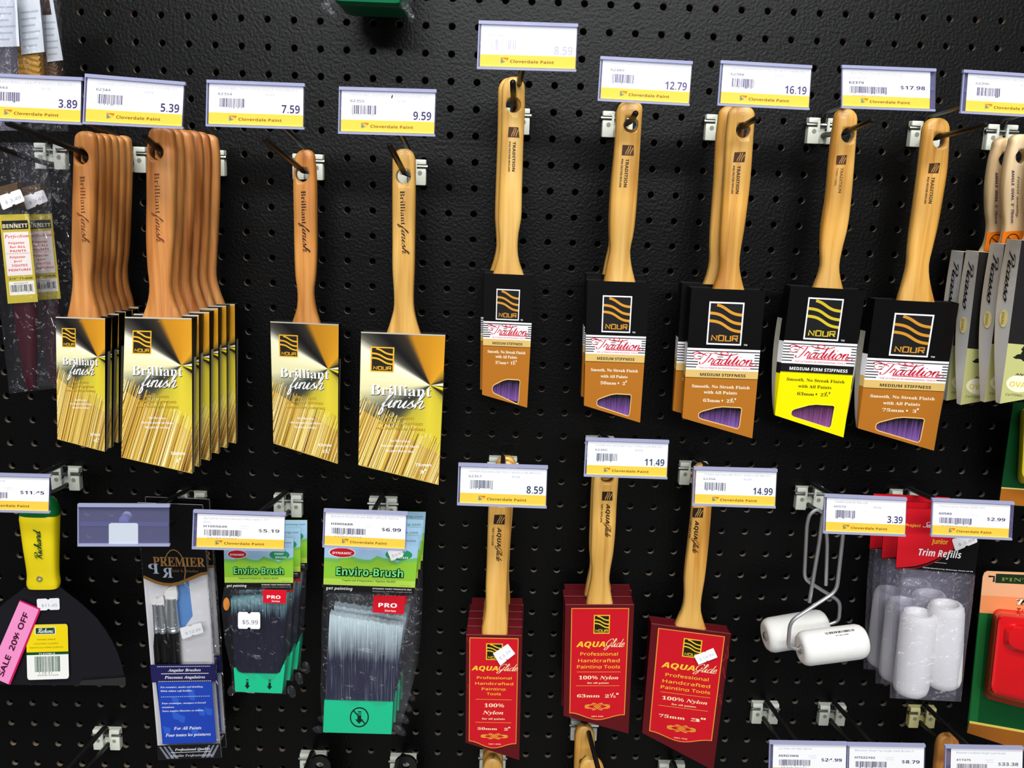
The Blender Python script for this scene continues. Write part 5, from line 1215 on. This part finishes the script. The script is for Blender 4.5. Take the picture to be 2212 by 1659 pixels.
# ------------------------------------------------------------------ card-backed goods at the picture's edge
def wall_card(label, q, d, top, blister, name, cat):
    W = pquad(q, d); t = thing(name, label, cat, W(.5, 0)); return W, t
W, t = wall_card('green and salmon trimmer card with a glossy red blister', [(2124, 1233), (2300, 1240), (2262, 1592), (2094, 1562)], .06, None, None, 'trimmer_card', 'carded tool')
mb = MB(); mb.slab([W(-.02, 1.065), W(1, 1.13), W(1, 0), W(.05, 0), W(.015, .012), W(0, .04)], .001, 'printed_gloss', (12, 74, 34))
shape(mb, W, [(0, .275), (1, .275), (1, .0), (.05, 0), (.015, .012), (0, .04)][::-1][::-1], (238, 176, 132), .0002, 'printed_gloss'); rect(mb, W, 0, .16, 1, .275, (236, 148, 92), .0004)
rect(mb, W, 0, .275, .10, .985, (18, 100, 44), .0003); rect(mb, W, 0, .985, 1, 1, (220, 196, 90), .0004); shape(mb, W, [(-.02, 1.065), (1, 1.13), (1, 1), (0, 1)], (150, 88, 24), .0004)
rect(mb, W, .16, .015, 1, .075, (18, 44, 20), .0005); line(mb, W, 'PINTAR', .23, .78, .06, .034, (120, 132, 60), 'serif', 0, 2, .0008)
ribbon(mb, W, [(.07, .035), (.14, .035), (.14, .07)], .012, (20, 20, 16), .0006, .006)
for z, c, o in ((.0006, (16, 16, 14), .03), (.0009, (250, 246, 226), 0)): line(mb, W, 'TAP', .44, .82, .205, .055, c, 'serifit', o, 2, z)
line(mb, W, 'Trim cutter', .45, .98, .242, .024, (150, 50, 30), 'serif', -.012, 1, .0007); line(mb, W, 'Decoupage', .39, .84, .27, .024, (150, 50, 30), 'serif', -.012, 1, .0007)
mb.build('backing_card', t)
m = MB()
q0 = [(2150, 1320), (2300, 1334), (2275, 1540), (2130, 1503)]; B0 = pquad(q0, .0605); rings = []
def rr(P, l, ins, n=6, rad=.09):
    o = []
    for cx, cy, a0 in ((1 - ins - rad, 1 - ins - rad, 0), (ins + rad, 1 - ins - rad, 90), (ins + rad, ins + rad, 180), (1 - ins - rad, ins + rad, 270)):
        for k in range(n + 1):
            a = math.radians(a0 + 90 * k / n); o.append(P(cx + rad * math.cos(a), cy + rad * math.sin(a), l))
    return o
m.loft([rr(B0, l, i) for l, i in ((0, -.03), (.003, -.01), (.012, .01), (.020, .03), (.024, .06), (.025, .10))], 'red_blister')
B1 = pquad([(2176, 1350), (2270, 1358), (2262, 1420), (2172, 1400)], .085); m.loft([rr(B1, l, i, 6, .3) for l, i in ((0, -.08), (.004, .0), (.007, .06), (.0075, .16))], 'red_blister')
m.tube([at(2152, 1365, .0795), at(2146, 1405, .0795)], .0012, 'red_blister', 6); 
m.build('blister', t)
W, t = wall_card('dark green card with a yellow tool, cut by the picture edge', [(2189, 868), (2400, 878), (2372, 1106), (2158, 1090)], .045, None, None, 'tool_card', 'carded tool')
mb = MB(); mb.slab([W(0, 1), W(1, 1), W(1, 0), W(0, 0)], .001, 'printed_gloss', (10, 66, 30)); rect(mb, W, 0, .84, 1, .995, (168, 98, 20), .0003); rect(mb, W, 0, .83, 1, .842, (226, 206, 120), .0004); mb.build('backing_card', t)
m = MB(); B0 = pquad([(2207, 884), (2330, 890), (2310, 1056), (2200, 1040)], .046); m.loft([rr(B0, l, i) for l, i in ((0, -.02), (.004, 0), (.012, .02), (.016, .06), (.017, .1))], 'yellow_blister'); m.build('blister', t)
# another carded tool whose edge stands past the trimmer card
W, t = wall_card('second green card, only its edge showing behind the trimmer card at the bottom', [(2222, 1420), (2390, 1430), (2370, 1640), (2197, 1618)], .055, None, None, 'tool_card', 'carded tool')
mb = MB(); mb.slab([W(0, 1), W(1, 1), W(1, 0), W(0, 0)], .001, 'printed_gloss', (14, 84, 38)); mb.build('backing_card', t)
m = MB(); B0 = pquad([(2250, 1450), (2350, 1460), (2336, 1590), (2234, 1580)], .056); m.loft([rr(B0, l, i) for l, i in ((0, -.02), (.006, 0), (.012, .05))], 'red_blister'); m.build('blister', t)

# ------------------------------------------------------------------ goods hanging at the picture's left and top edges
def bagged_brush(label):
    d = .07; q = [(-2, 464), (62, 462), (82, 652), (17, 656)]; W = pquad(q, d + .009)
    t = thing('bagged_brush', label, 'paint brush', at(40, 345, d), 'bagged slim brushes')
    mb = MB(); mb.slab([W(0, 1), W(1, 1), W(1, 0), W(0, 0)], .0006, 'printed_gloss', (206, 186, 66))
    rect(mb, W, .06, .07, .94, .17, (18, 16, 16), .0004); line(mb, W, 'BENNETT', .08, .92, .152, .065, (236, 226, 190), 'bold', .004, 2, .0007)
    rect(mb, W, .08, .20, .92, .69, (250, 240, 234), .0004)
    red = (214, 40, 44)
    line(mb, W, 'Perfection', .10, .92, .265, .06, red, 'serifit', 0, 1, .0007)
    for s, a, b2, y in (('Polyester', .22, .76, .335), ('for ALL', .25, .78, .38), ('PAINTS', .25, .78, .425), ('Polyester', .22, .74, .495), ('pour', .35, .62, .54), ('TOUTES', .25, .78, .59), ('PEINTURES', .14, .88, .64)): line(mb, W, s, a, b2, y, .036, red, 'bold', .002, 1, .0007)
    rect(mb, W, .12, .44, .9, .443, red, .0007); line(mb, W, '3/4" 19mm', .12, .9, .735, .034, (20, 16, 10), 'boldit', 0, 1, .0007)
    rect(mb, W, .10, .755, .94, .91, (250, 248, 240), .0004); barcode(mb, W, .14, .795, .9, .885, (20, 20, 24), 24, 6, .0007); line(mb, W, '34 ANG RT', .26, .74, .785, .022, (60, 60, 60), 'sans', 0, 1, .0007)
    mb.build('label_card', t)
    m = MB(); c0, c1, c2 = at(52, 640, d), at(60, 740, d), at(68, 838, d); r = .0115
    m.loft([[p + V((x * rx, y * ry, 0)) for x, y in [(math.cos(6.28319 * k / 18), math.sin(6.28319 * k / 18)) for k in range(18)]] for p, rx, ry in ((c0, .0115, .006), (c0.lerp(c1, .4), .0112, .006), (c1, .009, .006), (c1.lerp(c2, .6), .0065, .005), (c2, .0045, .004), (c2 + V((0, 0, -.002)), .002, .002))], 'burgundy_handle'); m.build('handle', t)
    m = MB(); p0, p1 = at(24, 445, d), at(50, 640, d); m.loft([[p + V((x * w_, y * .005, 0)) for x, y in ((-1, -1), (1, -1), (1, 1), (-1, 1))] for p, w_ in ((p0, .010), (p1, .0105))], 'dark_steel', False); m.build('ferrule', t)
    m = MB(); p2 = at(16, 400, d); m.loft([[p + V((x * w_ + (dz if x > 0 else 0) * 0, y * .004, dz * x)) for x, y in ((-1, -1), (1, -1), (1, 1), (-1, 1))] for p, w_, dz in ((p0, .010, 0), (p2, .0108, .003))], 'brown_fibre', False); m.build('bristles', t)
    bag(t, [(-32, 308), (-24, 450), (-2, 650), (10, 760), (20, 850)], [(100, 308), (110, 420), (120, 560), (125, 680), (127, 838)], d, d - .002, 'clear_bag', thick=.013, seed=21, puff=.4, fold=.0008)
    sticker(t, [(-4, 424), (43, 408), (54, 434), (6, 454)], d + .0145, '$ 3.49')
    return t
bb = bagged_brush('foremost clear-bagged slim brush with yellow and red label')
dup(bb, (.006, .030, -.0005), 'clear-bagged slim brush hanging behind the one with the yellow label', (0, -.008, 0))
# poly bags of fibre brushes at the top corner, beyond the 3.89 tag
for i, (lab, L, Rr, lq, fq, mt, dd) in enumerate((
    ('clear bag with a white leaflet at the very corner of the picture', [(-60, -60), (-52, 282)], [(34, -60), (44, 282)], [(-30, 4), (36, 0), (42, 100), (-24, 102)], None, None, .115),
    ('clear bag with a white leaflet over golden fibre brush', [(34, -60), (46, 280)], [(96, -60), (108, 280)], [(38, 14), (86, 8), (96, 112), (46, 118)], [(45, 106), (86, 110), (92, 196), (46, 196)], 'brass_fibre', .10),
    ('clear bag with a white leaflet over short brown brush, next to bare pegboard', [(82, -60), (100, 284)], [(126, -60), (148, 284)], [(88, 36), (120, 34), (136, 130), (102, 134)], [(103, 132), (124, 131), (130, 190), (106, 190)], 'brown_fibre', .085))):
    t = thing('brush_bag', lab, 'bagged brush', at((L[0][0] + Rr[0][0]) / 2, -50, dd), None)
    W = pquad(lq, dd + .002); m = MB(); m.slab([W(0, 1), W(1, 1), W(1, -.4), W(0, -.4)], .0006, 'printed_paper', (206, 212, 220))
    for k in range(6): rect(m, W, .1, .12 + .14 * k, .9 - .1 * (k % 3), .16 + .14 * k, (172, 178, 190), .0003)
    if i == 2: rect(m, W, .1, -.38, .75, -.03, (60, 36, 30), .0004)
    m.build('leaflet', t)
    if fq:
        P = pquad(fq, dd - .004); m = MB(); r = random.Random(i)
        for k in range(7):
            y = k / 7; m.tube([P(-.02, y + .02), P(.3, y - .01), P(.7, y + .07), P(1.02, y + .10)], .0042, mt, 10)
        m.slab([P(0, 1, -.003), P(1, 1, -.003), P(1, 0, -.003), P(0, 0, -.003)], .006, mt); m.build('fibre_head', t)
    bag(t, [L[0], L[1]], [Rr[0], Rr[1]], dd, dd, 'clear_bag' if i else 'milky_bag', thick=.010, seed=30 + i, puff=.3, fold=.0015)
# green tin-shaped box in film, its underside showing at the top of the picture
t = thing('boxed_refill', 'glossy green boxed refill in clear film at the top edge', 'boxed refill', at(800, -10, .09))
m = MB(); a, b = at(722, 4, .10), at(868, 8, .10); m.box((a.x, -.105, a.z - .001), (b.x, -.035, a.z + .10), 'green_tin', .006); m.build('box', t)
m2 = MB(); bag(t, [(705, -120), (700, 8)], [(892, -120), (890, 20)], .098, .092, 'clear_bag', thick=.012, seed=41, ears=[(706, 14, 15, 9, .6), (716, 28, 16, 8, .5), (888, 34, 8, 16, -.2), (874, 14, 20, 8, .6)], puff=.3)
# wooden brush handles and hang tabs of the row below, cut by the picture's lower edge
def lower_brush(label, apex, rows, d, mat, hole, group=None):
    t = thing('paint_brush', label, 'paint brush', at(apex[0], apex[1] + 40, d), group); handle(t, apex, rows, d, mat, hole)
    TLp = at(rows[-1][1] - 18, rows[-1][0] - 4, d + .008); TRp = at(rows[-1][2] + 18, rows[-1][0] - 4, d + .008); z = V((0, 0, -.11)); z2 = V((0, 0, -.125)); mb = MB()
    sleeve_shell(mb, TLp, TRp, TRp + z2, TLp + z, .016, .005, BLK, BLK, (150, 146, 130)); mb.poly([TLp, TLp + z, TRp + z2, TRp], 'printed_gloss', BLK); mb.build('sleeve', t); return t
lb = lower_brush('wooden brush handle in front at the bottom, below the 63mm red-sleeved brushes', (1277, 1636), [(1668, 1250, 1306), (1760, 1252, 1308), (1860, 1252, 1308), (1900, 1256, 1304), (1950, 1236, 1320)], .075, 'wood_honey', (1278, 1690), 'wooden handles below the red-sleeved brushes')
lower_brush('wooden brush handle with its hole showing, nearest the hook plate under the 63mm red-sleeved brushes', (1262, 1564), [(1590, 1241, 1284), (1680, 1239, 1288), (1760, 1240, 1287), (1800, 1243, 1284), (1850, 1228, 1298)], .035, 'wood_gold', (1263, 1640), 'wooden handles below the red-sleeved brushes')
l2 = lower_brush('brush handle top in front of its two mates below the 50mm red-sleeved brushes', (1064, 1634), [(1662, 1042, 1086), (1760, 1041, 1088), (1850, 1044, 1086), (1900, 1028, 1102)], .07, 'wood_gold', (1064, 1700), 'handle tops below the 50mm red-sleeved brushes')
for i in (1, 2): dup(l2, (0, .017 * i, .001), ('middle', 'rearmost')[i - 1] + ' brush handle top below the 50mm red-sleeved brushes')
lower_brush('rounded wooden handle top beside the $33.38 tag', (2046, 1585), [(1622, 2020, 2074), (1700, 2014, 2070), (1800, 2010, 2062), (1860, 1990, 2080)], .06, 'wood_orange', (2044, 1655))
for u, lab in ((690, 'black plastic hang tab between the bunches of brush refills, bottom edge'), (876, 'black plastic hang tab below the large brush refills, bottom edge')):
    d = .05; t = thing('hang_tab', lab, 'hang tab', at(u, 1640, d)); m = MB()
    out = [(u - 24, 1780), (u + 24, 1780)] + [(u + 24 * math.cos(a), 1654 - 20 * math.sin(a)) for a in [math.pi * k / 14 for k in range(15)]]
    inn = [(u + 9 * math.cos(a), 1654 - 7 * math.sin(a)) for a in [6.28319 * k / 14 for k in range(14)]]
    Fq, Iq = [at(x, y, d) for x, y in out], [at(x, y, d) for x, y in inn]; Bq, Jq = [p + V((0, .004, 0)) for p in Fq], [p + V((0, .004, 0)) for p in Iq]
    m.tess([Fq, Iq], 'black_plastic'); m.tess([Bq, Jq], 'black_plastic')
    for A_, B_ in ((Fq, Bq), (Iq, Jq)): m.add(A_ + B_, [[i, (i + 1) % len(A_), len(A_) + (i + 1) % len(A_), len(A_) + i] for i in range(len(A_))], 'black_plastic')
    m.build('loop', t); m = MB(); m.box((at(u - 34, 1700, d).x, -d - .006, at(u, 1900, d).z), (at(u + 34, 1700, d).x, -d + .010, at(u, 1720, d).z), 'black_plastic', .003); m.build('body', t)
